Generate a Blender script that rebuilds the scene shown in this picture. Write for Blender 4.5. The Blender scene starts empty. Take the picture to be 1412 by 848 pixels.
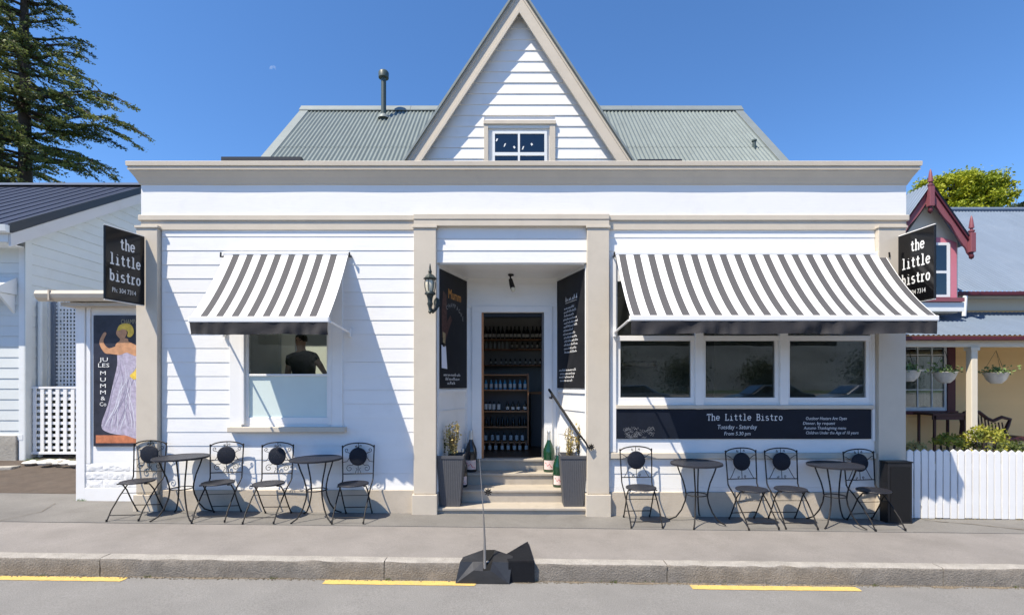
import bpy, bmesh, math, random
from mathutils import Vector, Matrix
random.seed(7)
S = bpy.context.scene
COL = S.collection
PI = math.pi
# ---------------------------------------------------------------- camera, sky, sun
F, D, HX, HY, EYE = 680.0, 6.8, 706.0, 530.0, 1.78      # focal length in photo pixels, distance to facade
cam = bpy.data.cameras.new('camera')
cam.sensor_width = 36; cam.lens = 36 * F / 1412.0
cam.shift_y = (HY - 424) / 1412.0
cam.clip_start = 0.05; cam.clip_end = 6000
camo = bpy.data.objects.new('camera', cam); COL.objects.link(camo)
camo.location = (0, -D, EYE); camo.rotation_euler = (PI / 2, 0, 0)
S.camera = camo
SUN = Vector((-1.265, -1.0, 2.5)).normalized()
w = bpy.data.worlds.new("World"); S.world = w; w.use_nodes = True
nt = w.node_tree
sky = nt.nodes.new('ShaderNodeTexSky'); sky.sky_type = 'NISHITA'; sky.sun_disc = False
sky.sun_elevation = math.asin(SUN.z); sky.sun_rotation = math.atan2(SUN.x, SUN.y)
sky.altitude = 1500; sky.air_density = 1.0; sky.dust_density = 0.05; sky.ozone_density = 7.0
hs = nt.nodes.new('ShaderNodeHueSaturation'); hs.inputs['Saturation'].default_value = 1.09; hs.inputs['Value'].default_value = .93
nt.links.new(sky.outputs[0], hs.inputs['Color']); nt.links.new(hs.outputs[0], nt.nodes['Background'].inputs[0])
nt.nodes['Background'].inputs[1].default_value = 0.13
sl = bpy.data.lights.new('sun', 'SUN'); sl.energy = 4.0; sl.angle = math.radians(0.5); sl.color = (1.0, 0.90, 0.745)
so = bpy.data.objects.new('sun', sl); COL.objects.link(so); so.location = (-20, -16, 40)
so.rotation_euler = (-SUN).to_track_quat('-Z', 'Y').to_euler()
S.view_settings.view_transform = 'Standard'; S.view_settings.look = 'None'
S.view_settings.gamma = 1; S.view_settings.use_curve_mapping = False
S.view_settings.exposure = 0.95
S.cycles.max_bounces = 8; S.cycles.transparent_max_bounces = 12
S.cycles.caustics_reflective = False; S.cycles.caustics_refractive = False

# ---------------------------------------------------------------- helpers
def sc(Y): return F / (D + Y)                      # pixels per metre at depth Y
def PX(px, Y): return (px - HX) / sc(Y)
def PZ(py, Y): return EYE + (HY - py) / sc(Y)
def g(x, y=0): return -0.0118 * max(-15, min(15, x))
def clampf(v, a, b): return max(a, min(b, v))

def wloc(o):
    v = Vector((0, 0, 0))
    while o is not None: v += o.location; o = o.parent
    return v
def tag(o, label=None, cat=None, group=None, kind=None):
    if label: o['label'] = label
    if cat: o['category'] = cat
    if group: o['group'] = group
    if kind: o['kind'] = kind
    return o
def thing(name, label, cat, loc=(0, 0, 0), group=None, kind=None):
    o = bpy.data.objects.new(name, None); COL.objects.link(o); o.location = loc
    o.empty_display_size = 0.1
    return tag(o, label, cat, group, kind)
def copy_tree(o, parent=None):
    c = o.copy(); COL.objects.link(c)
    if parent is not None: c.parent = parent
    for ch in list(o.children): copy_tree(ch, c)
    return c

class MB:
    """collects shapes, then links them as one mesh object"""
    def __init__(s, fn=None): s.v = []; s.f = []; s.m = []; s.fn = fn; s.mi = 0
    def add(s, vs, fs):
        b = len(s.v)
        s.v += [tuple(s.fn(*p)) if s.fn else tuple(p) for p in vs]
        s.f += [tuple(b + i for i in f) for f in fs]; s.m += [s.mi] * len(fs)
        return s
    def hexa(s, p):
        return s.add(p, [(0, 3, 2, 1), (4, 5, 6, 7), (0, 1, 5, 4), (1, 2, 6, 5), (2, 3, 7, 6), (3, 0, 4, 7)])
    def box(s, x0, x1, y0, y1, z0, z1):
        return s.hexa([(x0, y0, z0), (x1, y0, z0), (x1, y1, z0), (x0, y1, z0), (x0, y0, z1), (x1, y0, z1), (x1, y1, z1), (x0, y1, z1)])
    def prism(s, pts, ax, a, b):
        n = len(pts)
        mk = {'x': lambda p, t: (t, p[0], p[1]), 'y': lambda p, t: (p[0], t, p[1]), 'z': lambda p, t: (p[0], p[1], t)}[ax]
        vs = [mk(p, a) for p in pts] + [mk(p, b) for p in pts]
        fs = [tuple(range(n))[::-1], tuple(range(n, 2 * n))] + [(i, (i + 1) % n, n + (i + 1) % n, n + i) for i in range(n)]
        return s.add(vs, fs)
    def tube(s, path, r, n=6, closed=False, flat=None, cap=True):
        P = [Vector(p) for p in path]; m = len(P)
        R = r if isinstance(r, (list, tuple)) else [r] * m
        vs = []; ref = None
        for i in range(m):
            if closed: t = P[(i + 1) % m] - P[i - 1]
            else: t = P[min(i + 1, m - 1)] - P[max(i - 1, 0)]
            if t.length < 1e-9: t = Vector((0, 0, 1))
            t.normalize()
            if ref is None:
                ref = Vector((0, 1, 0)) if abs(t.y) < .9 else Vector((1, 0, 0))
            u = (ref - t * ref.dot(t))
            if u.length < 1e-6: u = t.orthogonal()
            u.normalize(); ref = u; w_ = t.cross(u)
            for k in range(n):
                a = 2 * PI * k / n
                q = u * math.cos(a) * R[i] + w_ * math.sin(a) * R[i]
                if flat: q.y *= flat
                vs.append(P[i] + q)
        fs = []
        for i in range(m if closed else m - 1):
            j = (i + 1) % m
            for k in range(n):
                fs.append((i * n + k, i * n + (k + 1) % n, j * n + (k + 1) % n, j * n + k))
        if cap and not closed:
            fs.append(tuple(range(n))[::-1]); fs.append(tuple((m - 1) * n + k for k in range(n)))
        return s.add(vs, fs)
    def lathe(s, prof, c=(0, 0, 0), n=16, a0=0, a1=2 * PI):
        full = abs(a1 - a0 - 2 * PI) < 1e-6; nn = n if full else n + 1
        vs = []
        for r, z in prof:
            for k in range(nn):
                a = a0 + (a1 - a0) * k / n
                vs.append((c[0] + r * math.cos(a), c[1] + r * math.sin(a), c[2] + z))
        fs = []
        for i in range(len(prof) - 1):
            for k in range(n):
                k2 = (k + 1) % nn if full else k + 1
                fs.append((i * nn + k, i * nn + k2, (i + 1) * nn + k2, (i + 1) * nn + k))
        if full:
            if prof[0][0] > 1e-4: fs.append(tuple(range(nn))[::-1])
            if prof[-1][0] > 1e-4: fs.append(tuple((len(prof) - 1) * nn + k for k in range(nn)))
        return s.add(vs, fs)
    def grid(s, fn, nu, nv):
        vs = [fn(i / nu, j / nv) for j in range(nv + 1) for i in range(nu + 1)]
        fs = [(j * (nu + 1) + i, j * (nu + 1) + i + 1, (j + 1) * (nu + 1) + i + 1, (j + 1) * (nu + 1) + i) for j in range(nv) for i in range(nu)]
        return s.add(vs, fs)
    def disc(s, c, r, nrm='z', n=20):
        vs = []
        for k in range(n):
            a = 2 * PI * k / n; x, y = r * math.cos(a), r * math.sin(a)
            vs.append((c[0] + x, c[1] + y, c[2]) if nrm == 'z' else (c[0] + x, c[1], c[2] + y))
        return s.add(vs, [tuple(range(n))])
    def build(s, name, mat, parent=None, smooth=False, bevel=0, fix=True, label=None, thick=0):
        me = bpy.data.meshes.new(name)
        off = wloc(parent) if parent is not None else Vector((0, 0, 0))
        me.from_pydata([(a - off.x, b - off.y, c - off.z) for a, b, c in s.v], [], s.f)
        for m_ in (mat if isinstance(mat, (list, tuple)) else [mat]): me.materials.append(m_)
        me.polygons.foreach_set('material_index', s.m)
        if fix and len(s.f) < 60000:
            bm = bmesh.new(); bm.from_mesh(me); bmesh.ops.recalc_face_normals(bm, faces=bm.faces); bm.to_mesh(me); bm.free()
        if smooth:
            me.polygons.foreach_set('use_smooth', [True] * len(me.polygons))
            if smooth != 'all':
                try: me.set_sharp_from_angle(angle=math.radians(42))
                except Exception: pass
        me.update()
        o = bpy.data.objects.new(name, me); COL.objects.link(o)
        if parent is not None: o.parent = parent
        if thick:
            md = o.modifiers.new('solid', 'SOLIDIFY'); md.thickness = thick
        if bevel:
            md = o.modifiers.new('bevel', 'BEVEL'); md.width = bevel; md.segments = 2; md.limit_method = 'ANGLE'; md.angle_limit = math.radians(50)
        if label: o['label'] = label
        return o
def bx(name, mat, parent, x0, x1, y0, y1, z0, z1, bevel=0, label=None):
    return MB().box(x0, x1, y0, y1, z0, z1).build(name, mat, parent, bevel=bevel, label=label)
def struct(name, mb, mat, **k):
    o = mb.build(name, mat, **k); o['kind'] = 'structure'; return o

# ---------------------------------------------------------------- materials
def mat(name, base, rough=0.6, metal=0, noise=0.0, nscale=6, bump=0.0, bscale=60, dirt=0.0, dirtcol=(0.2, 0.17, 0.13), dscale=1.5, spec=0.4, coat=0, stretch=None, alpha=None, var=0.0, speck=0.0):
    m = bpy.data.materials.new(name); m.use_nodes = True
    t = m.node_tree; N = t.nodes; L = t.links; b = N['Principled BSDF']
    b.inputs['Roughness'].default_value = rough; b.inputs['Metallic'].default_value = metal
    b.inputs['Specular IOR Level'].default_value = spec
    if coat: b.inputs['Coat Weight'].default_value = coat; b.inputs['Coat Roughness'].default_value = 0.08
    tc = N.new('ShaderNodeTexCoord'); geo = N.new('ShaderNodeNewGeometry')
    src = geo.outputs['Position']
    if stretch:
        mp = N.new('ShaderNodeMapping'); mp.inputs['Scale'].default_value = stretch; L.new(src, mp.inputs[0]); src = mp.outputs[0]
    col = N.new('ShaderNodeRGB'); col.outputs[0].default_value = (*base, 1); out = col.outputs[0]
    if noise:
        nz = N.new('ShaderNodeTexNoise'); nz.inputs['Scale'].default_value = nscale; nz.inputs['Detail'].default_value = 6; nz.inputs['Roughness'].default_value = .65
        L.new(src, nz.inputs['Vector'])
        rm = N.new('ShaderNodeMapRange'); rm.inputs['From Min'].default_value = .28; rm.inputs['From Max'].default_value = .72
        rm.inputs['To Min'].default_value = 1 - noise; rm.inputs['To Max'].default_value = 1 + noise
        L.new(nz.outputs['Fac'], rm.inputs['Value'])
        mu = N.new('ShaderNodeVectorMath'); mu.operation = 'SCALE'; L.new(out, mu.inputs[0]); L.new(rm.outputs[0], mu.inputs['Scale']); out = mu.outputs[0]
    if speck:
        nz = N.new('ShaderNodeTexNoise'); nz.inputs['Scale'].default_value = 95; nz.inputs['Detail'].default_value = 3; nz.inputs['Roughness'].default_value = .8
        L.new(geo.outputs['Position'], nz.inputs['Vector'])
        rm = N.new('ShaderNodeMapRange'); rm.inputs['From Min'].default_value = .3; rm.inputs['From Max'].default_value = .7
        rm.inputs['To Min'].default_value = 1 - speck; rm.inputs['To Max'].default_value = 1 + speck
        L.new(nz.outputs['Fac'], rm.inputs['Value'])
        mu = N.new('ShaderNodeVectorMath'); mu.operation = 'SCALE'; L.new(out, mu.inputs[0]); L.new(rm.outputs[0], mu.inputs['Scale']); out = mu.outputs[0]
    if var:
        oi = N.new('ShaderNodeObjectInfo')
        rm = N.new('ShaderNodeMapRange'); rm.inputs['To Min'].default_value = 1 - var; rm.inputs['To Max'].default_value = 1 + var
        L.new(oi.outputs['Random'], rm.inputs['Value'])
        mu = N.new('ShaderNodeVectorMath'); mu.operation = 'SCALE'; L.new(out, mu.inputs[0]); L.new(rm.outputs[0], mu.inputs['Scale']); out = mu.outputs[0]
    if dirt:
        nz = N.new('ShaderNodeTexNoise'); nz.inputs['Scale'].default_value = dscale; nz.inputs['Detail'].default_value = 8; nz.inputs['Roughness'].default_value = .7
        L.new(geo.outputs['Position'], nz.inputs['Vector'])
        rm = N.new('ShaderNodeMapRange'); rm.inputs['From Min'].default_value = .52; rm.inputs['From Max'].default_value = .8
        rm.inputs['To Min'].default_value = 0; rm.inputs['To Max'].default_value = dirt
        L.new(nz.outputs['Fac'], rm.inputs['Value'])
        mx = N.new('ShaderNodeMix'); mx.data_type = 'RGBA'; L.new(rm.outputs[0], mx.inputs['Factor']); L.new(out, mx.inputs['A']); mx.inputs['B'].default_value = (*dirtcol, 1)
        out = mx.outputs['Result']
    L.new(out, b.inputs['Base Color'])
    if bump:
        nz = N.new('ShaderNodeTexNoise'); nz.inputs['Scale'].default_value = bscale; nz.inputs['Detail'].default_value = 5
        L.new(src, nz.inputs['Vector'])
        bp = N.new('ShaderNodeBump'); bp.inputs['Strength'].default_value = bump; bp.inputs['Distance'].default_value = 0.01
        L.new(nz.outputs['Fac'], bp.inputs['Height']); L.new(bp.outputs[0], b.inputs['Normal'])
    return m
M = {}
M['white'] = mat('white_paint', (.80, .80, .79), .5, noise=.018, nscale=3, bump=.12, bscale=25, dirt=.11, dscale=2.6, stretch=(.25, 1, 1.6), var=.012)
M['white_trim'] = mat('white_trim_paint', (.80, .80, .79), .42, noise=.02, nscale=5, bump=.05, bscale=30, dirt=.08, dscale=3)
M['beige'] = mat('beige_paint', (.565, .505, .415), .55, noise=.035, nscale=4, bump=.08, bscale=30, dirt=.14, dscale=2.5, var=.015)
M['plinth'] = mat('beige_plinth', (.50, .44, .36), .75, noise=.07, nscale=5, bump=.25, bscale=40, dirt=.4, dscale=3, dirtcol=(.26, .22, .17))
M['step'] = mat('beige_step_paint', (.42, .375, .31), .6, noise=.06, nscale=6, bump=.1, bscale=40, dirt=.35, dscale=5)
M['pave'] = mat('concrete_pavement', (.228, .212, .198), .9, speck=.22, noise=.13, nscale=1.6, bump=.5, bscale=120, dirt=.45, dscale=1.1, dirtcol=(.135, .125, .11))
M['pave2'] = mat('older_concrete', (.175, .168, .157), .9, speck=.25, noise=.17, nscale=1.2, bump=.5, bscale=110, dirt=.5, dscale=1.6, dirtcol=(.11, .10, .09))
M['road'] = mat('asphalt', (.222, .217, .208), .92, speck=.30, noise=.09, nscale=2.2, bump=.8, bscale=170, dirt=.3, dscale=.9, dirtcol=(.18, .172, .162))
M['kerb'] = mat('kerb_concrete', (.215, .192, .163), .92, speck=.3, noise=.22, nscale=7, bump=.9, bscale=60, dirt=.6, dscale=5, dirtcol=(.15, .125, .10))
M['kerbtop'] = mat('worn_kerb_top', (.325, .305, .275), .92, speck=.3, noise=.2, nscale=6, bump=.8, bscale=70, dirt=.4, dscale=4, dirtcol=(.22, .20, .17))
M['dirt'] = mat('gutter_grit', (.16, .135, .10), .95, noise=.3, nscale=18, bump=1, bscale=90)
M['yellow'] = mat('yellow_road_paint', (.62, .43, .13), .7, noise=.1, nscale=14, bump=.3, bscale=120, speck=.25, dirt=.9, dscale=11, dirtcol=(.35, .3, .2))
M['navy'] = mat('dark_navy_steel', (.04, .048, .075), .42, noise=.06, nscale=2, metal=.3)
M['iron'] = mat('black_roof_steel', (.03, .032, .036), .4)
M['rooftin'] = mat('grey_green_corrugated_iron', (.20, .235, .225), .45, noise=.10, nscale=3, metal=.25, dirt=.25, dscale=2, dirtcol=(.12, .13, .12), stretch=(3, .6, .6))
M['flash'] = mat('roof_flashing', (.22, .25, .245), .5, noise=.08, nscale=5, metal=.2)
M['bluetin'] = mat('blue_corrugated_iron', (.155, .20, .265), .5, noise=.09, nscale=2, metal=.15, dirt=.3, dscale=1.3, dirtcol=(.26, .30, .36), stretch=(2, .5, .5))
M['flue'] = mat('dark_green_flue', (.065, .09, .085), .45)
M['black'] = mat('black_metal', (.009, .009, .010), .45, spec=.3, noise=.1, nscale=30)
M['ironwork'] = mat('wrought_iron', (.012, .011, .011), .5, spec=.3, noise=.2, nscale=60, bump=.3, bscale=300)
M['tabletop'] = mat('dark_mosaic_top', (.021, .022, .029), .42, spec=.3, noise=.3, nscale=60, bump=.6, bscale=90)
M['mosaic'] = mat('navy_mosaic', (.006, .009, .018), .5, spec=.25, noise=.4, nscale=80, bump=.8, bscale=110)
M['sign'] = mat('gloss_black_sign', (.006, .006, .007), .12, spec=.35)
M['board'] = mat('chalkboard', (.014, .015, .018), .6, spec=.25, noise=.25, nscale=5, dirt=.25, dirtcol=(.045, .045, .05), dscale=3)
M['board2'] = mat('navy_chalkboard', (.006, .009, .018), .6, spec=.25, noise=.25, nscale=4, dirt=.12, dirtcol=(.03, .035, .05), dscale=3)
M['letter'] = mat('white_lettering', (.78, .78, .76), .5)
M['chalk'] = mat('chalk', (.72, .72, .72), .9, noise=.2, nscale=90)
M['orange'] = mat('orange_print', (.62, .28, .06), .6, noise=.25, nscale=30)
M['faded'] = mat('faded_print', (.42, .33, .27), .7, noise=.5, nscale=20)
M['paper'] = mat('white_paper', (.7, .72, .8), .8)
M['awn_w'] = mat('white_canvas', (.86, .855, .84), .85, noise=.02, nscale=8, bump=.15, bscale=300, dirt=.16, dirtcol=(.55, .53, .50), dscale=5)
M['awn_g'] = mat('grey_canvas', (.085, .083, .087), .85, noise=.06, nscale=30, bump=.2, bscale=300)
M['valance'] = mat('charcoal_canvas', (.025, .024, .027), .8, noise=.15, nscale=9, bump=.3, bscale=40)
M['awn_bar'] = mat('white_aluminium', (.80, .80, .79), .35)
M['planter'] = mat('grey_planter', (.082, .084, .092), .6, noise=.08, nscale=20)
M['soil'] = mat('soil', (.03, .022, .015), .95, noise=.3, nscale=40, bump=1, bscale=60)
M['foil'] = mat('silver_foil', (.6, .6, .58), .35, metal=.7, bump=.5, bscale=60)
M['label'] = mat('bottle_label', (.72, .58, .55), .6, noise=.05, nscale=20)
M['redink'] = mat('red_ink', (.5, .04, .05), .6)
M['gdark'] = mat('dark_bottle_glass', (.008, .012, .02), .08, spec=.7)
M['ggreen'] = mat('green_bottle_glass', (.008, .045, .02), .08, spec=.7)
M['wood'] = mat('dark_wood_shelf', (.42, .20, .09), .5, noise=.25, nscale=8, stretch=(1, 6, 12))
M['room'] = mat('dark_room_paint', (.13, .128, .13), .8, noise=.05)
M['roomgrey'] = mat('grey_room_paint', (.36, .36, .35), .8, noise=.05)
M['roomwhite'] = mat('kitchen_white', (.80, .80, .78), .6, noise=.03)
M['floorwood'] = mat('timber_floor', (.10, .055, .03), .4, noise=.3, nscale=5, stretch=(8, 1, 1))
M['frost'] = mat('frosted_glass', (.60, .70, .68), .5, noise=.03, nscale=3, dirt=.1, dirtcol=(.75, .8, .8), dscale=4)
M['pale'] = mat('pale_blue_house_paint', (.62, .655, .65), .6, noise=.03, nscale=3, bump=.1, bscale=25, dirt=.12, dscale=2, var=.015)
M['palewhite'] = mat('pale_white_trim', (.72, .745, .745), .55, noise=.03, nscale=3, dirt=.12, dscale=2)
M['rough_white'] = mat('rough_white_masonry', (.78, .78, .77), .85, noise=.05, nscale=10, bump=.8, bscale=22)
M['concrete'] = mat('old_concrete', (.36, .34, .30), .9, noise=.2, nscale=4, bump=.8, bscale=30, dirt=.5, dscale=3)
M['cream'] = mat('cream_paint', (.80, .55, .26), .6, noise=.03, nscale=3, dirt=.1, var=.015)
M['creamtrim'] = mat('cream_trim', (.68, .62, .50), .5, noise=.02, dirt=.06)
M['maroon'] = mat('maroon_paint', (.085, .014, .02), .45, noise=.05)
M['rose'] = mat('dusty_rose_paint', (.23, .075, .09), .5, noise=.06)
M['pink'] = mat('pink_paint', (.56, .19, .24), .5, noise=.04)
M['curtain'] = mat('net_curtain', (.50, .48, .40), .9, noise=.1, nscale=12)
M['cane'] = mat('dark_cane', (.045, .012, .014), .5, noise=.3, nscale=60, bump=.5, bscale=80)
M['bark'] = mat('bark', (.06, .045, .035), .95, noise=.3, nscale=6, bump=1, bscale=12)
M['skin'] = mat('skin', (.42, .25, .18), .55, noise=.04)
M['shirt'] = mat('dark_tshirt', (.015, .015, .018), .9, noise=.1, nscale=20)
M['hair'] = mat('dark_hair', (.02, .014, .01), .6)
M['verdigris'] = mat('verdigris_black', (.035, .045, .043), .45, metal=.3, noise=.5, nscale=40, dirt=.4, dirtcol=(.12, .17, .15), dscale=30)
M['lampglass'] = mat('cream_lamp_glass', (.62, .58, .46), .25, noise=.1, nscale=20)
M['stone'] = mat('white_stone', (.6, .58, .53), .9, noise=.2, nscale=9, bump=.5, bscale=30)
M['tyre'] = mat('tyre', (.02, .02, .02), .8)
M['carpaint'] = mat('silver_car_paint', (.35, .36, .38), .3, metal=.6, coat=.6)
M['carpaint2'] = mat('dark_car_paint', (.03, .035, .05), .3, metal=.4, coat=.6)
M['grass'] = mat('grass', (.05, .075, .025), .95, noise=.3, nscale=3)
M['bounce_ground'] = mat('pale_bounce_ground', (.50, .47, .42), .95, speck=.3, noise=.2, nscale=3)  # hidden garden surface, made pale to bounce light under the verandah
M['hill'] = mat('hill_bush', (.12, .135, .14), .95, noise=.45, nscale=.03)
def leafmat(name, a, b, sc_=1.2):
    m = bpy.data.materials.new(name); m.use_nodes = True; t = m.node_tree; N = t.nodes; L = t.links; p = N['Principled BSDF']
    p.inputs['Roughness'].default_value = .6
    geo = N.new('ShaderNodeNewGeometry'); nz = N.new('ShaderNodeTexNoise'); nz.inputs['Scale'].default_value = sc_; nz.inputs['Detail'].default_value = 4
    L.new(geo.outputs['Position'], nz.inputs['Vector'])
    rp = N.new('ShaderNodeValToRGB'); rp.color_ramp.elements[0].position = .35; rp.color_ramp.elements[1].position = .65
    rp.color_ramp.elements[0].color = (*a, 1); rp.color_ramp.elements[1].color = (*b, 1)
    L.new(nz.outputs['Fac'], rp.inputs['Fac'])
    tr = N.new('ShaderNodeBsdfTranslucent'); mx = N.new('ShaderNodeMixShader'); mx.inputs[0].default_value = .3
    L.new(rp.outputs[0], p.inputs['Base Color']); L.new(rp.outputs[0], tr.inputs['Color'])
    L.new(p.outputs[0], mx.inputs[1]); L.new(tr.outputs[0], mx.inputs[2]); L.new(mx.outputs[0], N['Material Output'].inputs[0])
    return m
M['needle'] = leafmat('conifer_needles', (.055, .085, .035), (.23, .27, .075), .5)
M['spring'] = leafmat('spring_leaves', (.20, .26, .012), (.42, .44, .025), .45)
M['darkleaf'] = leafmat('dark_leaves', (.03, .05, .02), (.06, .08, .03))
M['yellowleaf'] = leafmat('yellow_shrub_leaves', (.40, .30, .10), (.62, .52, .22), 14)
M['greenleaf'] = leafmat('green_shrub_leaves', (.06, .09, .02), (.14, .17, .04), 14)
M['hedge'] = leafmat('garden_shrub_leaves', (.10, .14, .02), (.48, .45, .05), 6)
M['basketleaf'] = leafmat('basket_leaves', (.09, .16, .05), (.25, .35, .12), 12)
def glassmat(name, tint, refl=1.0):
    m = bpy.data.materials.new(name); m.use_nodes = True; t = m.node_tree; N = t.nodes; L = t.links
    tr = N.new('ShaderNodeBsdfTransparent'); tr.inputs[0].default_value = (*tint, 1)
    gl = N.new('ShaderNodeBsdfGlossy'); gl.inputs['Roughness'].default_value = .015
    nz = N.new('ShaderNodeTexNoise'); nz.inputs['Scale'].default_value = 1.3; bp = N.new('ShaderNodeBump'); bp.inputs['Strength'].default_value = .04
    L.new(nz.outputs['Fac'], bp.inputs['Height']); L.new(bp.outputs[0], gl.inputs['Normal'])
    fr = N.new('ShaderNodeFresnel'); fr.inputs['IOR'].default_value = 1.5
    mul = N.new('ShaderNodeMath'); mul.operation = 'MULTIPLY'; mul.use_clamp = True; mul.inputs[1].default_value = 1.7 * refl
    L.new(fr.outputs[0], mul.inputs[0])
    mx = N.new('ShaderNodeMixShader'); L.new(mul.outputs[0], mx.inputs[0]); L.new(tr.outputs[0], mx.inputs[1]); L.new(gl.outputs[0], mx.inputs[2])
    L.new(mx.outputs[0], N['Material Output'].inputs[0]); return m
M['glass'] = glassmat('window_glass', (.86, .9, .88))
M['glassclear'] = glassmat('kitchen_window_glass', (.92, .95, .93), .45)
M['glassdark'] = glassmat('dark_window_glass', (.35, .38, .42), 1.6)

# ---------------------------------------------------------------- text
_fc = {}
def text_geo(body, size, shear=0.0):
    cu = bpy.data.curves.new('t', 'FONT'); cu.body = body; cu.size = size; cu.shear = shear; cu.align_x = 'LEFT'; cu.resolution_u = 2
    o = bpy.data.objects.new('t', cu); COL.objects.link(o)
    dg = bpy.context.evaluated_depsgraph_get(); me = o.evaluated_get(dg).to_mesh()
    vs = [tuple(v.co) for v in me.vertices]; fs = [tuple(p.vertices) for p in me.polygons]
    o.evaluated_get(dg).to_mesh_clear(); bpy.data.objects.remove(o); bpy.data.curves.remove(cu)
    return vs, fs
def text_obj(name, body, size, fn, u, v, mt, parent, width=None, d=0.004, shear=0.0, center=False, jitter=0):
    vs, fs = text_geo(body, size, shear)
    if not vs: return
    x0 = min(p[0] for p in vs); x1 = max(p[0] for p in vs)
    k = (width / (x1 - x0)) if width else 1
    off = -(x1 - x0) * k / 2 if center else 0
    rr = random.Random(body)
    mb = MB(fn); mb.add([(u + off + (p[0] - x0) * k, v + p[1] + jitter * math.sin(p[0] * 37 + size * 999), d) for p in vs], fs)
    return mb.build(name, mt, parent, fix=False)
# slab-serif typewriter strokes, unit em, advance 0.62
XH = .48; AS = .74
def arc(cx, cy, rx, ry, a0, a1, n=9): return [(cx + rx * math.cos(math.radians(a0 + (a1 - a0) * i / n)), cy + ry * math.sin(math.radians(a0 + (a1 - a0) * i / n))) for i in range(n + 1)]
GL = {
 't': [[(.30, .68), (.30, .12)] + arc(.42, .12, .12, .11, 180, 330), [(.12, XH), (.50, XH)]],
 'h': [[(.14, AS), (.14, 0)], [(.05, AS), (.14, AS)], [(.05, 0), (.25, 0)], arc(.31, .33, .17, .15, 180, 0) + [(.48, 0)], [(.38, 0), (.57, 0)]],
 'e': [[(.10, .26), (.52, .26)] + arc(.31, .25, .21, .24, 5, 325, 14)],
 'l': [[(.14, AS), (.31, AS), (.31, 0)], [(.10, 0), (.52, 0)]],
 'i': [[(.16, XH), (.31, XH), (.31, 0)], [(.10, 0), (.52, 0)], [(.30, .66), (.32, .68)]],
 'b': [[(.04, AS), (.14, AS), (.14, 0)], arc(.32, .24, .18, .24, 175, -175, 16)],
 's': [arc(.31, .36, .16, .12, 40, 250, 8) + arc(.31, .12, .18, .13, 80, -150, 8)],
 'r': [[(.08, XH), (.20, XH), (.20, 0)], [(.06, 0), (.42, 0)], arc(.37, .28, .17, .19, 175, 50, 6)],
 'o': [arc(.31, .24, .2, .24, 0, 360, 18)],
 'T': [[(.31, .7), (.31, 0)], [(.06, .55), (.06, .7), (.56, .7), (.56, .55)], [(.2, 0), (.42, 0)]],
 'L': [[(.18, .7), (.18, 0)], [(.06, .7), (.32, .7)], [(.06, 0), (.54, 0), (.54, .16)]],
 'B': [[(.06, .7), (.36, .7)] + arc(.36, .53, .15, .17, 90, -90, 6) + [(.16, .36)], [(.16, .7), (.16, 0)], [(.06, 0), (.38, 0)] + arc(.38, .18, .17, .18, -90, 90, 6)],
}
def slab_text(mb, body, u, v, em, wr=.045, xs=1.0, d=0.004):
    for ch in body:
        for st in GL.get(ch, []):
            mb.tube([(u + p[0] * em * xs, d, v + p[1] * em) for p in st], wr * em, 6, flat=.12)
        u += .62 * em * xs
    return u
def frame_fn(P0, U, Nn):
    """local (u, v, d) -> world; u along U, v up, d along normal"""
    P0 = Vector(P0); U = Vector(U).normalized(); Nn = Vector(Nn).normalized()
    return lambda u, v, d: tuple(P0 + U * u + Vector((0, 0, 1)) * v + Nn * d)
def swap(fn): return lambda u, d, v: fn(u, v, d)
def scribble(mb, rr, u, v, width, h, r, d=.004):
    """one line of small handwriting too blurred to read: looping pen strokes in words"""
    x = u
    while x < u + width:
        wl = min(rr.uniform(.12, .3) * width, u + width - x); n = max(4, int(wl / (h * .32)))
        path = []
        for i in range(n + 1):
            up = rr.choice([.55, .6, 1.0, .5]) if i % 2 else rr.uniform(0, .12)
            path.append((x + wl * i / n, d, v + h * up))
        mb.tube(path, r, 4, flat=.25)
        x += wl + h * .5
# ---------------------------------------------------------------- boards
def boards(parent, y, rows, x0, x1, mt, pitch, z0, holes=(), dirn=-1, lim=None, lip=.0065, name='weatherboard', fn=None):
    """lapped boards, one object each. rows upward from z0; holes (xa,xb,za,zb); lim(z)->(xa,xb) trims ends"""
    for i in range(rows):
        za = z0 + i * pitch; zb = za + pitch - .0015
        segs = [(x0, x1)]
        for (ha, hb, hza, hzb) in holes:
            if za < hzb - .02 and zb > hza + .02:
                ns = []
                for (a, b) in segs:
                    if hb <= a or ha >= b: ns.append((a, b)); continue
                    if ha - a > .01: ns.append((a, ha))
                    if b - hb > .01: ns.append((hb, b))
                segs = ns
        for (a, b) in segs:
            if b - a < .01: continue
            j = random.uniform(-.0022, .0022); e = random.uniform(-.0015, .0015)
            la, lb, ta, tb = a, b, a, b
            if lim:
                q0 = lim(za); q1 = lim(zb)
                la, lb = max(a, q0[0]), min(b, q0[1]); ta, tb = max(a, q1[0]), min(b, q1[1])
                if lb - la < .005: continue
                if tb < ta: ta = tb = (ta + tb) / 2
            yb = y + dirn * (lip + .010 + e); yt = y + dirn * .010; yk = y
            P = [(la, yb, za + j), (lb, yb, za + j), (lb, yk, za + j), (la, yk, za + j), (ta, yt, zb + j * .4), (tb, yt, zb + j * .4), (tb, yk, zb + j * .4), (ta, yk, zb + j * .4)]
            MB(fn).hexa(P).build(name, mt, parent)
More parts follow.
